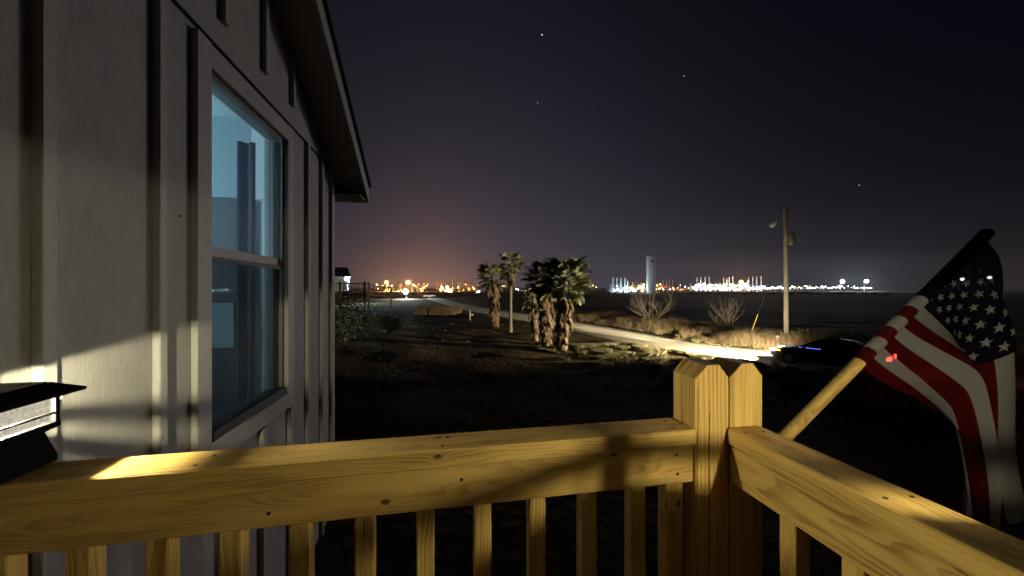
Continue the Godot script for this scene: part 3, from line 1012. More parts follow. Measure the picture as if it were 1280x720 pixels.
func palm(called: String, label: String, base: Vector3, height: float, crown_r: float, trunk_r: float, fronds: int, skirt: float, skirts: int, lean: Vector3, sd: int) -> void:
	var g := RandomNumberGenerator.new()
	g.seed = sd
	var p := thing(called, label, "palm tree", base, 0.0, "fan palms beside the road")
	var top := Vector3(0, height - crown_r * 0.62, 0) + lean
	var pts := []
	var rad := []
	for i in 15:
		var f := i / 14.0
		pts.append(Vector3(0, 0, 0).lerp(top, f) + lean * (f * f - f) + Vector3(0, -0.15 * (1.0 - f), 0))
		rad.append(trunk_r * (1.45 - 0.5 * ss(0.0, 0.12, f)) * (1.0 - 0.15 * f) * (1.0 + 0.05 * (i % 2)))
	part("trunk", tube(pts, rad, 12), M.palm_trunk, p)
	for i in fronds:
		var az := i * 2.399963 + g.randf_range(-0.3, 0.3)
		var f := (i + 0.5) / fronds
		var pitch := lerpf(1.2, -0.75, f) + g.randf_range(-0.18, 0.18)
		var b := Basis(Vector3.UP, az) * Basis(Vector3(0, 0, 1), pitch) * Basis(Vector3(1, 0, 0), g.randf_range(-0.5, 0.5))
		var sc := crown_r / 1.15 * g.randf_range(0.85, 1.1)
		part("frond", FR[g.randi() % FR.size()], M["frond_%d" % (g.randi() % 3)], p, top + Vector3(0, 0.10 - 0.25 * f, 0), b * Basis.from_scale(Vector3.ONE * sc))
	for i in skirts:
		var az := i * 2.399963 + g.randf_range(-0.4, 0.4)
		var f := (i + 0.5) / skirts
		var drop := skirt * f
		var y := top.y - 0.12 - drop
		var rr := trunk_r * 0.7
		var out := -1.16 - 0.22 * f + g.randf_range(-0.16, 0.26)
		var b := Basis(Vector3.UP, az) * Basis(Vector3(0, 0, 1), out) * Basis(Vector3(1, 0, 0), g.randf_range(-0.9, 0.9))
		var sc := minf(crown_r, 1.6) / 1.15 * g.randf_range(0.75, 1.15)
		part("dead_frond", DF[g.randi() % DF.size()], M["dead_frond_%d" % (g.randi() % 3)], p, Vector3(cos(az) * rr, y, -sin(az) * rr) + lean * (y / height), b * Basis.from_scale(Vector3(sc, sc, sc * 0.42)))

var FR := []
var DF := []

func palms() -> void:
	for k in 5:
		FR.append(fan_frond(0.52, 0.35 + 0.12 * k, 0.72, 100 + k))
	for k in 5:
		DF.append(fan_frond(0.55, 0.9, 0.5, 200 + k, 0.8))
	palm("fan_palm", "leftmost fan palm with a thick pale shaggy skirt near its base", at(-1.64, 37.7), 6.2, 1.8, 0.27, 36, 4.3, 150, Vector3(-0.35, 0, 0.1), 11)
	palm("fan_palm", "tall slender fan palm with a bare thin trunk, second from left", at(-0.12, 33.6), 7.0, 1.35, 0.15, 34, 1.3, 30, Vector3(0.05, 0, 0), 12)
	palm("fan_palm", "shortest fan palm with a low dark crown and shaggy trunk", at(1.80, 28.1), 4.0, 1.2, 0.20, 20, 2.3, 80, Vector3(-0.15, 0, 0), 13)
	palm("fan_palm", "fan palm with a shaggy trunk just left of the largest palm", at(2.45, 25.8), 5.65, 1.6, 0.20, 42, 3.6, 110, Vector3(-0.2, 0, 0), 14)
	palm("fan_palm", "nearest and largest fan palm, rightmost, with hanging brown fronds", at(3.22, 23.9), 5.65, 1.85, 0.235, 56, 3.7, 180, Vector3(0.25, 0, -0.1), 15)

# ---------------------------------------------------------------- plants, pole and small things along the road
func blade_clump(blades: int, height: float, spread: float, width: float, sd: int, lo: Color, hi: Color) -> ArrayMesh:
	var g := RandomNumberGenerator.new()
	g.seed = sd
	var st := begin()
	st.set_smooth_group(-1)
	for i in blades:
		var a := g.randf() * TAU
		var r := spread * sqrt(g.randf())
		var o := Vector3(cos(a) * r, -0.02, sin(a) * r)
		var h := height * g.randf_range(0.5, 1.0)
		var lean := Vector3(cos(a), 0, sin(a)) * h * g.randf_range(0.1, 0.55)
		var side := Vector3(-sin(a + g.randf()), 0, cos(a + g.randf())) * width
		st.set_color(lo.lerp(hi, g.randf()))
		var m := o + Vector3(0, h * 0.6, 0) + lean * 0.35
		quad(st, o - side, o + side, m + side * 0.7, m - side * 0.7, Vector3(0, 0.2, 1))
		tri(st, m - side * 0.7, m + side * 0.7, o + Vector3(0, h, 0) + lean, Vector3(0, 0.2, 1))
	return done(st)

func scatter(called: String, mesh: Mesh, m: Material, spots: Array, label: String, category: String) -> void:
	var mm := MultiMesh.new()
	mm.transform_format = MultiMesh.TRANSFORM_3D
	mm.mesh = mesh
	mm.instance_count = spots.size()
	for i in spots.size():
		mm.set_instance_transform(i, spots[i])
	var o := MultiMeshInstance3D.new()
	o.name = numbered(called)
	o.multimesh = mm
	o.material_override = m
	add_child(o)
	tag(o, label, category, "", "stuff")

func spot(p: Vector3, s: float, sy := 1.0) -> Transform3D:
	return Transform3D(Basis(Vector3.UP, rng.randf() * TAU).scaled(Vector3(s, s * sy, s)), p)

func along_road(from: float, to: float, off: float) -> Vector3:
	# a point beside the road; off > 0 is the far side
	var f := rng.randf_range(from, to)
	var i := clampi(int(f), 0, road_line.size() - 2)
	var a := road_line[i].lerp(road_line[i + 1], f - i)
	var t := (road_line[i + 1] - road_line[i]).normalized()
	var n := Vector2(-t.y, t.x)
	return Vector3(a.x + n.x * off, 0, a.y + n.y * off)

func bare_bush(label: String, base: Vector3, h: float, limbs: int, lean: Vector3, sd: int) -> void:
	var g := RandomNumberGenerator.new()
	g.seed = sd
	var o := thing("bare_shrub", label, "shrub", base, 0.0, "leafless shrubs across the road")
	part("stump", tube([Vector3(0, -0.1, 0), Vector3(0, 0.25, 0)], [0.12, 0.09], 8), M.dead_wood, o)
	for i in limbs:
		var st := begin()
		var az := TAU * i / limbs + g.randf_range(-0.4, 0.4)
		var tilt := g.randf_range(0.25, 1.15)
		grow(st, g, Vector3(0, 0.1, 0), (Vector3(cos(az) * sin(tilt), cos(tilt), sin(az) * sin(tilt)) + lean).normalized(), h * g.randf_range(0.45, 0.62), 0.045, 4)
		part("limb", done(st), M.dead_wood, o)

func grow(st: SurfaceTool, g: RandomNumberGenerator, p: Vector3, d: Vector3, l: float, r: float, depth: int) -> void:
	var q := p
	var pts := [p]
	var rad := [r]
	var dd := d
	for k in 3:
		dd = (dd + Vector3(g.randf_range(-0.22, 0.22), g.randf_range(-0.08, 0.16), g.randf_range(-0.22, 0.22))).normalized()
		q += dd * l / 3.0
		pts.append(q)
		rad.append(lerpf(r, r * 0.6, (k + 1) / 3.0))
		if depth > 1 and k < 2:
			var b := (dd + Vector3(g.randf_range(-0.8, 0.8), g.randf_range(-0.1, 0.6), g.randf_range(-0.8, 0.8))).normalized()
			grow(st, g, q, b, l * 0.6, r * 0.55, depth - 2)
	add_tube(st, pts, rad, 5, false)
	if depth > 0:
		for k in 2:
			var b := (dd + Vector3(g.randf_range(-0.6, 0.6), g.randf_range(-0.1, 0.5), g.randf_range(-0.6, 0.6))).normalized()
			grow(st, g, q, b, l * 0.68, r * 0.6, depth - 1)

func roadside() -> void:
	var dry := blade_clump(34, 1.0, 0.32, 0.011, 5, Color(0.15, 0.105, 0.06), Color(0.36, 0.27, 0.16))
	var turf := blade_clump(26, 0.21, 0.17, 0.008, 6, Color(0.065, 0.06, 0.026), Color(0.20, 0.175, 0.085))
	var green := blade_clump(22, 0.75, 0.28, 0.02, 7, Color(0.07, 0.085, 0.03), Color(0.20, 0.20, 0.09))
	var n := noise(88, 0.35, 3)
	var n2 := noise(89, 0.09, 3)
	var spots := []
	var last := float(road_line.size() - 2)
	var tall := []
	for k in 8500:
		var off := 2.9 + 7.5 * pow(rng.randf(), 1.1)
		var p := along_road(10, 96, off)
		var gate := n.get_noise_2d(p.x, p.z) * 0.7 + n2.get_noise_2d(p.x, p.z)
		if gate < -0.62 + 0.03 * off:
			continue
		var s := rng.randf_range(0.45, 1.1) * ss(2.4, 4.6, off) * (0.85 + 0.4 * gate)
		if s > 0.2:
			spots.append(spot(p, s, rng.randf_range(0.8, 1.15)))
	scatter("roadside_brush", dry, M.dry_grass, spots, "dry brown brush along the far side of the road", "brush")
	spots = []
	for k in 30000:
		var side := -1.0 if rng.randf() < 0.82 else 1.0
		var off := 2.15 + 8.0 * pow(rng.randf(), 1.5)
		var p := along_road(8, 70, side * off)
		if n.get_noise_2d(p.x * 1.6, p.z * 1.6) < -0.02 + 0.022 * (off - 2.0):
			continue
		spots.append(spot(p, rng.randf_range(0.5, 1.25)))
	for k in 350:
		var p := at(rng.randf_range(-18, 7), rng.randf_range(20, 60))
		if n.get_noise_2d(p.x, p.z) < -0.12 - 0.2 * rng.randf() or road_distance(Vector2(p.x, p.z)) < 2.4:
			continue
		spots.append(spot(p, rng.randf_range(0.25, 0.65)))
	scatter("verge_grass", turf, M.short_grass, spots, "short patchy grass on the verge between the palms and the road", "grass")
	spots = []
	for k in 70:
		spots.append(spot(at(rng.randf_range(20.2, 30), rng.randf_range(24.8, 28.5)), rng.randf_range(0.9, 1.7)))
	for k in 40:
		spots.append(spot(at(rng.randf_range(19, 23), rng.randf_range(26.0, 29.0)), rng.randf_range(0.8, 1.4)))
	scatter("tall_reeds", green, M.short_grass, spots, "tall pale reeds behind the parked car and utility pole", "reeds")
	spots = []
	for k in 240:
		spots.append(spot(at(rng.randf_range(-14.5, -8.6), rng.randf_range(55, 61)), rng.randf_range(0.8, 1.5)))
	scatter("grass_thicket", dry, M.dry_grass, spots, "block of tall pale grass left of the palms across the lawn", "thicket")
	spots = []
	for k in 900:
		spots.append(spot(at(rng.randf_range(-160, 240), rng.randf_range(210, 300)), rng.randf_range(1.0, 2.6), 0.7))
	scatter("distant_scrub", dry, M.old_timber, spots, "low dark scrub along the horizon before the plant", "scrub")
	bare_bush("wide leafless grey shrub beyond the road right of the palms", at(15.6, 40.5), 3.1, 8, Vector3(-0.25, 0, 0.05), 31)
	bare_bush("smaller leafless shrub leaning left, nearer the utility pole", at(20.4, 34.5), 2.1, 7, Vector3(-0.55, 0.1, 0), 41)
	# utility pole
	var up := thing("utility_pole", "weathered wooden utility pole with a lamp arm and transformer", "utility pole", at(19.9, 26.8))
	part("shaft", tube([Vector3(0, -0.5, 0), Vector3(-0.05, 5, 0), Vector3(-0.1, 9.74, 0)], [0.165, 0.148, 0.12], 14), M.weathered_pole, up)
	var b := Basis(Vector3.UP, deg_to_rad(YAW) - 0.2)
	part("transformer", tube([Vector3(0.31, 7.1, 0), Vector3(0.31, 7.17, 0), Vector3(0.31, 7.86, 0), Vector3(0.31, 7.92, 0)], [0.2, 0.235, 0.235, 0.2], 16), M.galvanised, up, Vector3.ZERO, b)
	part("transformer_mount", box(Vector3(0.14, 0.4, 0.08), Vector3(0.09, 7.55, 0)), M.galvanised, up, Vector3.ZERO, b)
	part("bushing", tube([Vector3(0.36, 7.9, 0), Vector3(0.36, 8.1, 0)], [0.04, 0.03], 8), M.white_paint, up, Vector3.ZERO, b)
	part("insulator_arm", box(Vector3(0.42, 0.07, 0.07), Vector3(0.16, 9.55, 0)), M.weathered_pole, up, Vector3.ZERO, b)
	part("lamp_arm", tube([Vector3(-0.1, 8.75, 0), Vector3(-0.4, 8.95, 0), Vector3(-0.72, 8.85, 0)], [0.03, 0.03, 0.03], 8), M.galvanised, up, Vector3.ZERO, b)
	part("lamp_hood", tube([Vector3(-0.64, 8.92, 0), Vector3(-0.80, 8.74, 0), Vector3(-0.98, 8.50, 0), Vector3(-1.0, 8.46, 0)], [0.07, 0.16, 0.17, 0.08], 12), M.white_paint, up, Vector3.ZERO, b)
	part("ground_wire", tube([Vector3(-0.18, 6.3, 0.02), Vector3(-0.36, 5.5, 0.05)], [0.015, 0.015], 6), M.cable, up, Vector3.ZERO, b)
	var gw := thing("guy_wire", "guy wire with a yellow guard slanting left of the utility pole", "guy wire", at(18.95, 29.6))
	var head := (at(19.8, 26.9, 7.0) - at(18.95, 29.6))
	part("guard", tube([Vector3(0, -0.1, 0), head.normalized() * 2.1], [0.045, 0.04], 8), M.yellow_guard, gw)
	part("wire", tube([head.normalized() * 2.1, head], [0.012, 0.012], 6), M.cable, gw)
	var mk := thing("marker_post", "short white marker post at the foot of the utility pole", "marker post", at(18.55, 25.8))
	part("post", box(Vector3(0.17, 0.62, 0.09), Vector3(0, 0.3, 0)), M.white_paint, mk)
	part("cap", box(Vector3(0.21, 0.05, 0.13), Vector3(0, 0.635, 0)), M.white_paint, mk)
	var mb := thing("roadside_mailbox", "small white mailbox on a post left of the palms", "mailbox", at(-5.15, 45.5))
	part("post", box(Vector3(0.14, 1.2, 0.14), Vector3(0, 0.6, 0)), M.dull_white_paint, mb)
	part("mailbox_body", box(Vector3(0.34, 0.20, 0.20), Vector3(0.22, 0.70, 0)), M.dull_white_paint, mb)
	# dark shrub below the house corner
	var ds := thing("leafy_shrub", "large dark leafy shrub just right of the house corner", "shrub", at(-12.6, 28.0))
	var g := RandomNumberGenerator.new()
	g.seed = 71
	var st := begin()
	for i in 9:
		var az := g.randf() * TAU
		add_tube(st, [Vector3(0, -0.1, 0), Vector3(cos(az) * 0.6, 1.2, sin(az) * 0.6), Vector3(cos(az) * 1.5, 2.6 + g.randf() * 0.6, sin(az) * 1.5)], [0.08, 0.05, 0.02], 6, false)
	part("stem", done(st), M.old_timber, ds)
	st = begin()
	st.set_smooth_group(-1)
	for i in 4200:
		var c := Vector3(g.randfn() * 0.95, 1.75 + g.randfn() * 0.75, g.randfn() * 0.95)
		if c.y < 0.1 or c.y > 3.5:
			continue
		var d := Vector3(g.randfn(), g.randfn() * 0.6 - 0.2, g.randfn()).normalized()
		var s := d.cross(Vector3(g.randfn(), g.randfn(), g.randfn())).normalized() * 0.035
		quad(st, c, c + d * 0.1 + s, c + d * 0.24, c + d * 0.1 - s, Vector3.UP)
	tag(part("leaves", done(st), M.shrub_leaf, ds), "", "", "", "stuff")
	var ds2 := ds.duplicate()
	ds2.name = numbered("leafy_shrub")
	add_child(ds2)
	ds2.position = at(-10.6, 32.0)
	ds2.rotation.y = 2.0
	ds2.scale = Vector3(0.7, 0.55, 0.7)
	ds2.set_meta("label", "lower leafy shrub to the right of the large dark one")

# ---------------------------------------------------------------- the car whose headlights light the road
func car() -> void:
	var a := at(17.45, 16.95)
	var b := at(14.7, 20.6)
	var c := thing("dark_car", "dark sedan on the road with its headlights on", "car", (a + b) / 2.0)
	var fw := (b - a).normalized()
	c.basis = Basis(fw, Vector3.UP, fw.cross(Vector3.UP))     # own +x is the nose
	# body in stations: x, half width, sill, shoulder
	var S := [[-2.3, 0.70, 0.42, 0.84], [-2.2, 0.80, 0.30, 0.98], [-1.6, 0.89, 0.22, 1.02], [-0.6, 0.91, 0.20, 0.97], [0.6, 0.91, 0.20, 0.95], [1.3, 0.89, 0.20, 0.88], [2.0, 0.84, 0.24, 0.76], [2.25, 0.74, 0.32, 0.66], [2.33, 0.64, 0.40, 0.58]]
	part("body", loft(S, 0.12), M.car_paint, c)
	var C := [[-1.75, 0.70, 0.98, 1.02], [-1.1, 0.68, 0.95, 1.34], [-0.4, 0.66, 0.95, 1.43], [0.3, 0.66, 0.93, 1.38], [1.15, 0.70, 0.88, 0.92]]
	part("cabin", loft(C, 0.10), M.car_glass, c)
	part("roof_panel", loft([[-1.0, 0.60, 1.36, 1.385], [-0.4, 0.60, 1.42, 1.45], [0.25, 0.58, 1.38, 1.41]], 0.01), M.car_paint, c)
	for x in [-1.4, 1.42]:
		for s in [-1.0, 1.0]:
			var w := part("wheel", tube([Vector3(0, 0, -0.1), Vector3(0, 0, -0.08), Vector3(0, 0, 0.08), Vector3(0, 0, 0.1)], [0.30, 0.33, 0.33, 0.30], 22), M.tyre, c, Vector3(x, 0.33, s * 0.82))
			part("hub", tube([Vector3(0, 0, -0.106), Vector3(0, 0, 0.106)], [0.2, 0.2], 16), M.rim, w)
	for s in [-1.0, 1.0]:
		part("mirror", box(Vector3(0.1, 0.1, 0.16), Vector3(0.75, 1.0, s * 1.0)), M.car_paint, c)
		part("headlight", box(Vector3(0.34, 0.12, 0.22), Vector3(2.16, 0.67, s * 0.66)), M.head_lamp, c)
		part("turn_light", box(Vector3(0.16, 0.09, 0.05), Vector3(1.9, 0.69, s * 0.84)), M.turn_lamp, c)
		part("tail_light", box(Vector3(0.12, 0.17, 0.44), Vector3(-2.26, 0.80, s * 0.58)), M.tail_glow, c)
		part("blue_streak_strip", box(Vector3(0.9, 0.03, 0.02), Vector3(0.55, 0.96, s * 0.905)), M.blue_streak_glow, c)  # glowing strip added to draw a blue streak of light, no real car lamp
		for k in 3:
			var l := SpotLight3D.new()
			l.name = ["headlight_far_beam", "headlight_beam", "headlight_spread"][k]
			l.light_color = Color(1.0, 0.93, 0.76)
			l.light_energy = [5600.0, 25.0, 1000.0 if s < 0 else 170.0][k]
			l.spot_angle = [6.5, 22.0, 61.0 if s < 0 else 60.0][k]
			l.spot_angle_attenuation = 1.0
			l.spot_range = 200.0
			l.spot_attenuation = 2.0
			l.light_size = 0.06
			l.shadow_enabled = true
			c.add_child(l, true)
			l.position = Vector3(2.42, 0.67, s * 0.66)
			var aim: Vector3 = c.basis.inverse() * (at(6.4, 39.5, 0.75) - at(14.7, 20.6, 0.67)).normalized()
			if k == 1:
				aim = Vector3(1, -0.005, s * 0.10)
			if k == 2:
				aim = Vector3(1, 0.12, -0.16 if s < 0 else 0.75)
			l.basis = Basis.looking_at(aim.normalized(), Vector3.UP)

func loft(S: Array, e: float) -> ArrayMesh:
	var st := begin()
	st.set_smooth_group(0)
	var rings := []
	for s in S:
		var w: float = s[1]
		var y0: float = s[2]
		var y1: float = s[3]
		var m := minf(e, (y1 - y0) * 0.4)
		rings.append([Vector3(s[0], y0, -w + m), Vector3(s[0], y0 + m, -w), Vector3(s[0], y1 - m, -w + 0.02), Vector3(s[0], y1, -w + m + 0.03), Vector3(s[0], y1, w - m - 0.03), Vector3(s[0], y1 - m, w - 0.02), Vector3(s[0], y0 + m, w), Vector3(s[0], y0, w - m)])
	for i in S.size() - 1:
		for k in 8:
			var q := (k + 1) % 8
			var mid: Vector3 = (rings[i][k] + rings[i][q] + rings[i + 1][k] + rings[i + 1][q]) / 4.0
			quad(st, rings[i][k], rings[i][q], rings[i + 1][q], rings[i + 1][k], mid - Vector3(mid.x, (S[i][2] + S[i][3]) / 2.0, 0))
	for e2 in [0, S.size() - 1]:
		var d := Vector3(-1 if e2 == 0 else 1, 0, 0)
		for k in range(1, 7):
			tri(st, rings[e2][0], rings[e2][k], rings[e2][k + 1], d)
	return done(st)

# ---------------------------------------------------------------- neighbours at left
func neighbours() -> void:
	var h := thing("stilt_house", "pale gabled house on stilts far left behind the railing", "house", at(-42.6, 92.0), 0.40)
	part("wall", prism(PackedVector2Array([Vector2(-3.2, 3.2), Vector2(3.2, 3.2), Vector2(3.2, 7.0), Vector2(0, 8.9), Vector2(-3.2, 7.0)]), -9.0, 0.0), M.house_paint, h)
	for s in [-1.0, 1.0]:
		part("roof", prism(PackedVector2Array([Vector2(s * 3.7, 6.75), Vector2(0, 8.95), Vector2(0, 9.15), Vector2(s * 3.7, 6.95)]), -9.4, 1.6), M.shingle, h)
		part("gable_trim", prism(PackedVector2Array([Vector2(s * 3.7, 6.55), Vector2(0, 8.72), Vector2(0, 8.94), Vector2(s * 3.7, 6.74)]), 1.5, 1.6), M.white_paint, h)
	for z in [-2.0, 0.2, 2.0]:
		var w := part("window", box(Vector3(0.06, 1.4, 0.9), Vector3(0.03, 5.6, z)), M.white_paint, h)
		part("pane", box(Vector3(0.02, 1.2, 0.7), Vector3(0.07, 5.6, z)), M.car_glass, w)
	part("porch", box(Vector3(1.6, 0.15, 6.4), Vector3(0.8, 3.25, 0)), M.old_timber, h)
	for z in [-3.0, 0.0, 3.0]:
		part("porch_post", box(Vector3(0.15, 3.4, 0.15), Vector3(1.5, 5.0, z)), M.white_paint, h)
		for x in [-8.0, -4.0, 1.2]:
			part("piling", tube([Vector3(x, -0.3, z), Vector3(x, 3.25, z)], [0.16, 0.15], 10), M.old_timber, h)
	lamp_at("porch_light", h.position + h.basis * Vector3(1.1, 6.3, 1.2), 0.55, M.cyan_led, Color(0.75, 0.95, 1.0), 300.0, "bright porch light under the gable of the stilt house", "porch light", "")
	# neighbour's raised boardwalk
	var d := thing("raised_boardwalk", "dark timber boardwalk with a slatted rail beyond the leafy shrub", "boardwalk", at(-17.0, 40.0))
	var x0 := -4.0
	var x1 := 1.0
	part("platform", box(Vector3(x1 - x0, 0.18, 2.2), Vector3((x0 + x1) / 2, 3.3, -1.1)), M.old_timber, d)
	part("hand_rail", box(Vector3(x1 - x0, 0.09, 0.12), Vector3((x0 + x1) / 2, 4.5, 0)), M.old_timber, d)
	for i in 24:
		part("slat", box(Vector3(0.05, 1.1, 0.05), Vector3(x0 + 0.1 + i * 0.208, 3.92, 0)), M.old_timber, d)
	for p in [Vector3(x0, 0, 0), Vector3(-1.5, 0, 0), Vector3(x1, 0, 0), Vector3(3.3, 0, -3.5), Vector3(x1, 0, -2.2)]:
		part("post", box(Vector3(0.16, 4.75 if p.x < 2.0 else 4.1, 0.16), p + Vector3(0, 2.37 if p.x < 2.0 else 2.05, 0)), M.old_timber, d)
	part("ramp_rail", tube([Vector3(x1, 4.5, 0), Vector3(3.3, 3.95, -3.5)], [0.06, 0.06], 6), M.old_timber, d)
	part("ramp_rail", tube([Vector3(x1, 3.35, 0), Vector3(3.3, 2.9, -3.5)], [0.10, 0.10], 6), M.old_timber, d)
	for i in 8:
		var q := Vector3(x1, 3.95, 0).lerp(Vector3(3.3, 3.45, -3.5), (i + 0.5) / 8.0)
		part("slat", box(Vector3(0.05, 1.05, 0.05), q), M.old_timber, d)
	# small parked pickup far down the road
	var t := thing("white_pickup", "tiny white pickup parked far off left of the palms", "pickup", at(-33.5, 150.0), 0.5)
	part("body", loft([[-2.6, 0.9, 0.5, 1.15], [-0.6, 0.95, 0.45, 1.15], [0.9, 0.95, 0.45, 1.2], [2.5, 0.9, 0.5, 1.1]], 0.1), M.white_paint, t)
	part("cab", loft([[-0.7, 0.8, 1.1, 1.75], [0.5, 0.8, 1.1, 1.85], [1.2, 0.8, 1.1, 1.25]], 0.1), M.car_glass, t)
	for x in [-1.7, 1.6]:
		for s in [-1.0, 1.0]:
			part("wheel", tube([Vector3(x, 0.38, s * 0.9 - 0.12), Vector3(x, 0.38, s * 0.9 + 0.12)], [0.38, 0.38], 14), M.tyre, t)

# ---------------------------------------------------------------- the plant on the horizon
func lamp_at(called: String, p: Vector3, r: float, m: Material, c: Color, energy: float, label: String, category: String, group: String) -> void:
	var s := SphereMesh.new()
	s.radius = r
	s.height = r * 2.0
	s.radial_segments = 12
	s.rings = 6
	var o := thing(called, label, category, p, 0.0, group)
	part("lamp_head", s, m, o)
	if energy > 0.0:
		var l := OmniLight3D.new()
		l.name = "lamp_light"
		l.light_color = c
		l.light_energy = energy
		l.light_size = minf(r, 0.3)
		l.omni_range = 200.0
		l.omni_attenuation = 2.0
		l.shadow_enabled = true
		o.add_child(l)
		l.position = Vector3(0, EYE, 0).direction_to(p) * -(r + 0.4)     # just in front of the glowing face

func px_at(az_px: float, up_px: float, fwd: float) -> Vector3:   # bearings as tangents: right and up per metre ahead
	return at(az_px * fwd, fwd, EYE + up_px * fwd)

func T(x: float) -> float:
	return (x - 640.0) / 462.0

func U(y: float) -> float:
	return (362.0 - y) / 462.0

var sphere_cache := {}

func process_unit(label: String, right: float, fwd: float, w: float, h: float, d: float, sd: int) -> void:
	var g := RandomNumberGenerator.new()
	g.seed = sd
	var o := thing("process_unit", label, "process unit", at(right, fwd), deg_to_rad(YAW), "steel process units of the plant")
	var st := begin()
	var nx := maxi(2, int(w / 6.0))
	for i in nx + 1:
		for k in 2:
			add_box(st, Vector3(-w / 2 + w * i / nx, h / 2, -d / 2 + d * k), Vector3(0.5, h, 0.5))
	part("frame", done(st), M.steel, o)
	var n := maxi(2, int(h / 4.5))
	for j in n:
		part("platform", box(Vector3(w + 0.4, 0.35, d), Vector3(0, h * (j + 1) / n - 0.2, 0)), M.dark_steel, o)
	for i in nx:
		var x := -w / 2 + w * (i + 0.5) / nx
		var vh := h * g.randf_range(0.5, 1.25)
		var r := g.randf_range(0.8, 1.7)
		part("vessel", tube([Vector3(x, 0, 0), Vector3(x, vh, 0), Vector3(x, vh + r * 0.6, 0)], [r, r, r * 0.4], 14), M.tank_paint if g.randf() < 0.6 else M.steel, o)
	part("pipe_rack", box(Vector3(w * 1.15, 0.8, 0.9), Vector3(0, h * 0.32, d / 2 + 1.0)), M.steel, o)

func stack(px: float, top_y: float, fwd: float, r: float, label: String, group: String) -> void:
	var base := at(T(px) * fwd, fwd)
	var h := EYE + U(top_y) * fwd
	var o := thing("exhaust_stack", label, "stack", base, 0.0, group)
	part("shaft", tube([Vector3(0, 0, 0), Vector3(0, h * 0.5, 0), Vector3(0, h, 0)], [r * 1.15, r, r * 0.9], 12), M.tank_paint, o)
	part("rim", tube([Vector3(0, h, 0), Vector3(0, h + 0.5, 0)], [r * 1.15, r * 1.15], 12), M.steel, o)

func cluster(x0: float, x1: float, y0: float, y1: float, count: int, fwd: float, r: float, mats: Array, label: String, group: String, lit := 0.0, every := 6, col := Color(1, 0.8, 0.5)) -> void:
	for i in count:
		var px := lerpf(x0, x1, (i + rng.randf()) / count)
		var f := rng.randf()
		var py := lerpf(y1, y0, f * f)
		var d := fwd + rng.randf_range(-25, 10)
		var m: Material = mats[rng.randi() % mats.size()]
		lamp_at("plant_lamp", px_at(T(px), U(py), d), r * rng.randf_range(0.55, 1.35), m, col, lit if i % every == 0 else 0.0, label, "plant lamp", group)

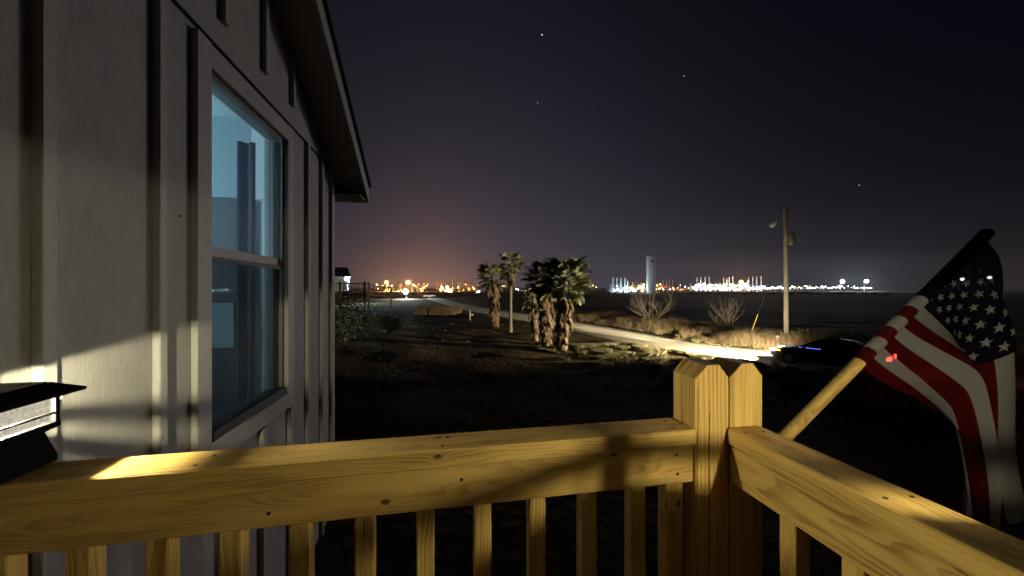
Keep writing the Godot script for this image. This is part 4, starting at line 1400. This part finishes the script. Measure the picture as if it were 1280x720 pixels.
func plant() -> void:
	var A := 420.0
	# leftmost cluster: sodium lamps with two tall flares of light and one white stand-in for far headlights
	process_unit("steel process unit under the leftmost orange lamps", T(480) * A, A + 20, 28, 9, 14, 1)
	process_unit("steel process unit below the second tall orange lamp", T(512) * A, A + 20, 26, 11, 14, 2)
	cluster(470, 536, 357, 368.5, 50, A, 0.75, [M.sodium, M.amber, M.amber], "small amber lamp in the leftmost cluster of the plant", "amber lamps left of the white flood", 60.0, 7, Color(1, 0.76, 0.48))
	lamp_at("mast_lamp", px_at(T(483), U(355), A), 2.3, M.sodium, Color(1, 0.66, 0.34), 2600.0, "orange mast lamp, left one of the two high ones at left", "mast lamp", "")
	lamp_at("mast_lamp", px_at(T(510), U(355), A), 2.7, M.sodium, Color(1, 0.66, 0.34), 3600.0, "orange mast lamp straight above the dazzling white headlight stand-in", "mast lamp", "")
	for x in [483.0, 510.0]:
		var q := at(T(x) * A, A + 3.0)
		tag(part("lamp_mast", tube([q, q + Vector3(0, 9.5, 0)], [0.35, 0.25], 8), M.steel, self), "steel mast carrying the %s high orange lamp" % ("left" if x < 500 else "right"), "mast")
	lamp_at("headlight_stand_in", px_at(T(507), U(366.5), 135.0), 0.95, M.white_led, Color(0.95, 0.98, 1.0), 420.0, "dazzling white stand-in for far car headlights low at left", "flood light", "")  # lamp standing in for the headlights of a distant car
	var fp := at(T(507) * 135.0, 136.0)  # added post to carry the headlight stand-in
	tag(part("stand_in_post", tube([fp, fp + Vector3(0, 3.0, 0)], [0.08, 0.07], 8), M.steel, self), "short added steel post behind the white stand-in for far headlights", "post")
	# second orange cluster
	process_unit("steel process unit under the second orange cluster", T(562) * A, A + 25, 34, 11, 16, 3)
	cluster(546, 600, 360, 369.5, 44, A, 0.78, [M.sodium, M.amber, M.amber], "small amber lamp in the second cluster left of the palms", "amber lamps just left of the palms", 60.0, 7, Color(1, 0.76, 0.48))
	for p in [[558, 366.5, 2.0], [563, 366, 2.2], [559, 361, 1.4], [552, 361, 1.2]]:
		lamp_at("amber_flood", px_at(T(p[0]), U(p[1]), A), p[2] * 1.1, M.amber, Color(1, 0.78, 0.5), 500.0, "large amber flood light in the middle of the second cluster", "flood light", "large amber floods of the second cluster")
	process_unit("red lit steel unit just left of the leftmost palm", T(592) * A, A + 22, 18, 9, 12, 4)
	cluster(580, 606, 357, 364, 9, A, 0.55, [M.sodium, M.red_led, M.sodium], "small reddish lamp beside the leftmost palm crown", "reddish lamps beside the palms", 50.0, 4, Color(1, 0.3, 0.12))
	cluster(594, 606, 366, 374, 8, 300.0, 0.45, [M.white_led, M.cyan_led], "small cold white lamp low beside the leftmost palm", "cold lamps beside the palms", 50.0, 3, Color(0.8, 0.95, 1))
	process_unit("low white lit shed roofed unit behind the leftmost palm", T(600) * 310.0, 318.0, 9, 5, 6, 5)
	cluster(623, 634, 356, 360, 6, A, 0.7, [M.amber], "amber lamp seen between the two leftmost palms", "amber lamps between the palms", 0.0)
	cluster(644, 670, 363, 369, 7, A, 0.8, [M.white_led], "white lamp seen between the palms", "white lamps between the palms", 0.0)
	cluster(736, 746, 358, 362, 4, A, 0.6, [M.amber], "lone small amber lamp right of the largest palm", "amber pair right of the palms", 0.0)
	# standpipe tower and its neighbours
	var tw := 290.0
	var tank := thing("standpipe_tower", "tall pale cylindrical water tower with a dark emblem", "water tower", at(T(813.5) * tw, tw))
	var th := EYE + U(321.0) * tw
	part("shell", tube([Vector3(0, 0, 0), Vector3(0, th - 1.0, 0), Vector3(0, th - 0.35, 0), Vector3(0, th, 0)], [3.3, 3.3, 3.15, 1.6], 36), M.tank_paint, tank)
	for k in 4:
		var y := th * (0.2 + 0.2 * k)
		part("hoop", tube([Vector3(0, y, 0), Vector3(0, y + 0.18, 0)], [3.36, 3.36], 36), M.tank_paint, tank)
	lamp_at("added_tower_light", at(T(803) * 268.0, 268.0, 2.2), 0.35, M.white_led, Color(0.9, 0.95, 1.0), 330.0, "white light on the ground added to brighten the water tower", "flood light", "")  # extra lamp put here only to brighten the tower shell
	part("ladder", box(Vector3(0.5, th - 1, 0.3), Vector3(3.35, th / 2, 0)), M.steel, tank)
	var em := begin()
	em.set_smooth_group(0)
	var face := (Vector3.ZERO - tank.position)
	var fa := atan2(face.x, face.z) + 0.35
	for i in 20:
		var a0 := TAU * i / 20.0
		var a1 := TAU * (i + 1) / 20.0
		var pt := func(a: float) -> Vector3:
			var rr := 1.0 + 0.18 * sin(3.0 * a)
			var th2: float = fa + 0.34 * rr * cos(a)
			return Vector3(sin(th2) * 3.38, th - 5.0 + 1.0 * rr * sin(a), cos(th2) * 3.38)
		tri(em, Vector3(sin(fa) * 3.38, th - 5.0, cos(fa) * 3.38), pt.call(a0), pt.call(a1), Vector3(sin(fa), 0, cos(fa)))
	part("emblem", done(em), M.dark_steel, tank)
	var g1 := "thin pale columns left of the water tower"
	for x in [766.0, 771.0, 776.0, 781.0, 784.5]:
		stack(x, 349.0 + fmod(x, 5.0), 300.0, 0.45, "thin pale column standing left of the water tower", g1)
	process_unit("cyan lit process unit left of the water tower", T(778) * 305.0, 312.0, 20, 6, 8, 6)
	cluster(766, 796, 358, 366, 22, 300.0, 0.42, [M.cyan_led, M.cyan_led, M.white_led], "small cyan lamp in the row left of the water tower", "cyan lamps left of the water tower", 60.0, 4, Color(0.7, 0.93, 1))
	process_unit("amber lit process unit right behind the water tower", T(806) * 330.0, 335.0, 22, 9, 10, 7)
	cluster(796, 806, 354, 363, 14, 318.0, 0.55, [M.amber, M.amber, M.sodium], "amber lamp close left of the water tower", "amber lamps left of the water tower", 90.0, 4, Color(1, 0.78, 0.5))
	cluster(820, 828, 356, 364, 6, 318.0, 0.5, [M.amber, M.sodium], "amber lamp close right of the water tower", "amber lamps right of the water tower", 60.0, 3, Color(1, 0.78, 0.5))
	for x in [829.0, 833.0, 837.0, 841.0]:
		stack(x, 351.0 + fmod(x, 3.0), 420.0, 0.45, "thin dim column standing right of the water tower", "dim columns right of the water tower")
	cluster(828, 862, 358, 364, 15, 430.0, 0.5, [M.amber, M.white_led, M.sodium, M.red_led], "small mixed lamp between the tower and the white band", "mixed lamps right of the tower", 60.0, 5, Color(1, 0.75, 0.5))
	process_unit("dim process unit between the water tower and the white band", T(846) * 430.0, 440.0, 22, 8, 10, 8)
	# the white band
	var W := 480.0
	for k in 5:
		process_unit(["flood lit process unit at the left end of the white band", "flood lit process unit left of the orange flare", "process unit directly under the orange flare", "flood lit process unit right of the orange flare", "long low unit at the right end of the white band"][k], T(876.0 + 19.0 * k) * W, W + 14.0, 20, 9 - (k / 3), 12, 20 + k)
	for x in [871.0, 876.0, 881.5, 886.5, 904.5, 908.5, 911.5, 916.0, 936.0, 941.0, 946.0, 951.5]:
		stack(x, 347.5 + fmod(x * 1.7, 3.0), W, 0.55, "thin pale exhaust stack rising from the white band of lights", "exhaust stacks of the white band")
	cluster(866, 938, 357, 364, 84, W, 0.9, [M.white_led, M.white_led, M.white_led, M.amber], "small white lamp in the dazzling band of the plant", "white lamps of the dazzling band", 150.0, 8, Color(1, 0.98, 0.92))
	cluster(930, 984, 359.5, 363, 44, W, 0.6, [M.white_led], "small white lamp in the low band left of the utility pole", "white lamps left of the utility pole", 90.0, 8, Color(0.9, 0.97, 1))
	lamp_at("flare_lamp", px_at(T(926.5), U(354.5), W), 2.6, M.sodium, Color(1, 0.66, 0.34), 3600.0, "large orange flare above the white band of lights", "flare", "")
	cluster(918, 936, 353, 361, 12, W, 0.7, [M.sodium, M.amber], "amber lamp around the large orange flare", "amber lamps round the flare", 0.0)
	cluster(986, 1050, 359.5, 362.2, 42, W + 60, 0.5, [M.white_led, M.white_led, M.amber], "small white lamp in the thin band right of the utility pole", "white lamps right of the utility pole", 60.0, 9, Color(0.9, 0.97, 1))
	process_unit("long low unit in the thin band right of the utility pole", T(1012) * 560.0, 565.0, 60, 5, 10, 30)
	for p in [[1053.0, 354.0], [1083.0, 353.5], [1203.0, 351.0], [1237.0, 349.0]]:
		var nm: String = {1053.0: "left one of the two isolated floods right of the pole", 1083.0: "right one of the two isolated floods right of the pole", 1203.0: "left flood shining through the navy of the flag", 1237.0: "right flood shining through the navy of the flag"}[p[0]]
		lamp_at("flood_mast_light", px_at(T(p[0]), U(p[1]), W), 2.2, M.white_led, Color(0.85, 0.93, 1), 3000.0 if p[0] < 1150.0 else 200.0, "white mast flood light, " + nm, "flood light", "")
		var q := at(T(p[0]) * W, W + 3.0)
		tag(part("flood_mast", tube([q, q + Vector3(0, 12.0, 0)], [0.35, 0.25], 8), M.steel, self), "steel mast behind the " + nm, "mast")
	cluster(1044, 1092, 359, 362, 14, W, 0.5, [M.white_led], "small white lamp under the two isolated floods", "lamps under the isolated floods", 0.0)

func haze() -> void:  # air added so the plant lamps get halos in place of lens bloom
	for h in [[46.0, 0.00016, "thickest haze close to the ground, added for halos round the plant lights"], [100.0, 0.00008, "thin added halo haze over the far fields as high as the water tower"], [210.0, 0.00003, "faint added halo haze high over the far fields"]]:
		var f := FogVolume.new()
		f.name = numbered("haze")
		f.shape = RenderingServer.FOG_VOLUME_SHAPE_BOX
		f.size = Vector3(2400.0 + h[0], h[0] + 1.0, 600.0 + h[0] * 0.1)
		var m := FogMaterial.new()
		m.density = h[1]
		m.albedo = Color(0.95, 0.95, 0.95)
		f.material = m
		add_child(f)
		f.position = at(0, 425, h[0] / 2.0 - 0.5 - h[0] * 0.01)
		f.rotation.y = deg_to_rad(YAW)
		tag(f, h[2], "haze", "", "stuff")

func stars() -> void:
	var n := 0
	for p in [[677.5, 45.5, 1.5, "brightest star, high above the water tower and the palms"], [672.0, 130.5, 0.9, "faint star below the brightest one"], [855.0, 97.0, 0.9, "faint star high right of the water tower"], [1074.0, 233.5, 0.9, "faint star low above the flag"]]:
		var s := SphereMesh.new()
		s.radius = 2.2 * p[2]
		s.height = s.radius * 2.0
		tag(part("star", s, M.star_glow, self, px_at(T(p[0]), U(p[1]), 2600.0)), p[3], "star")
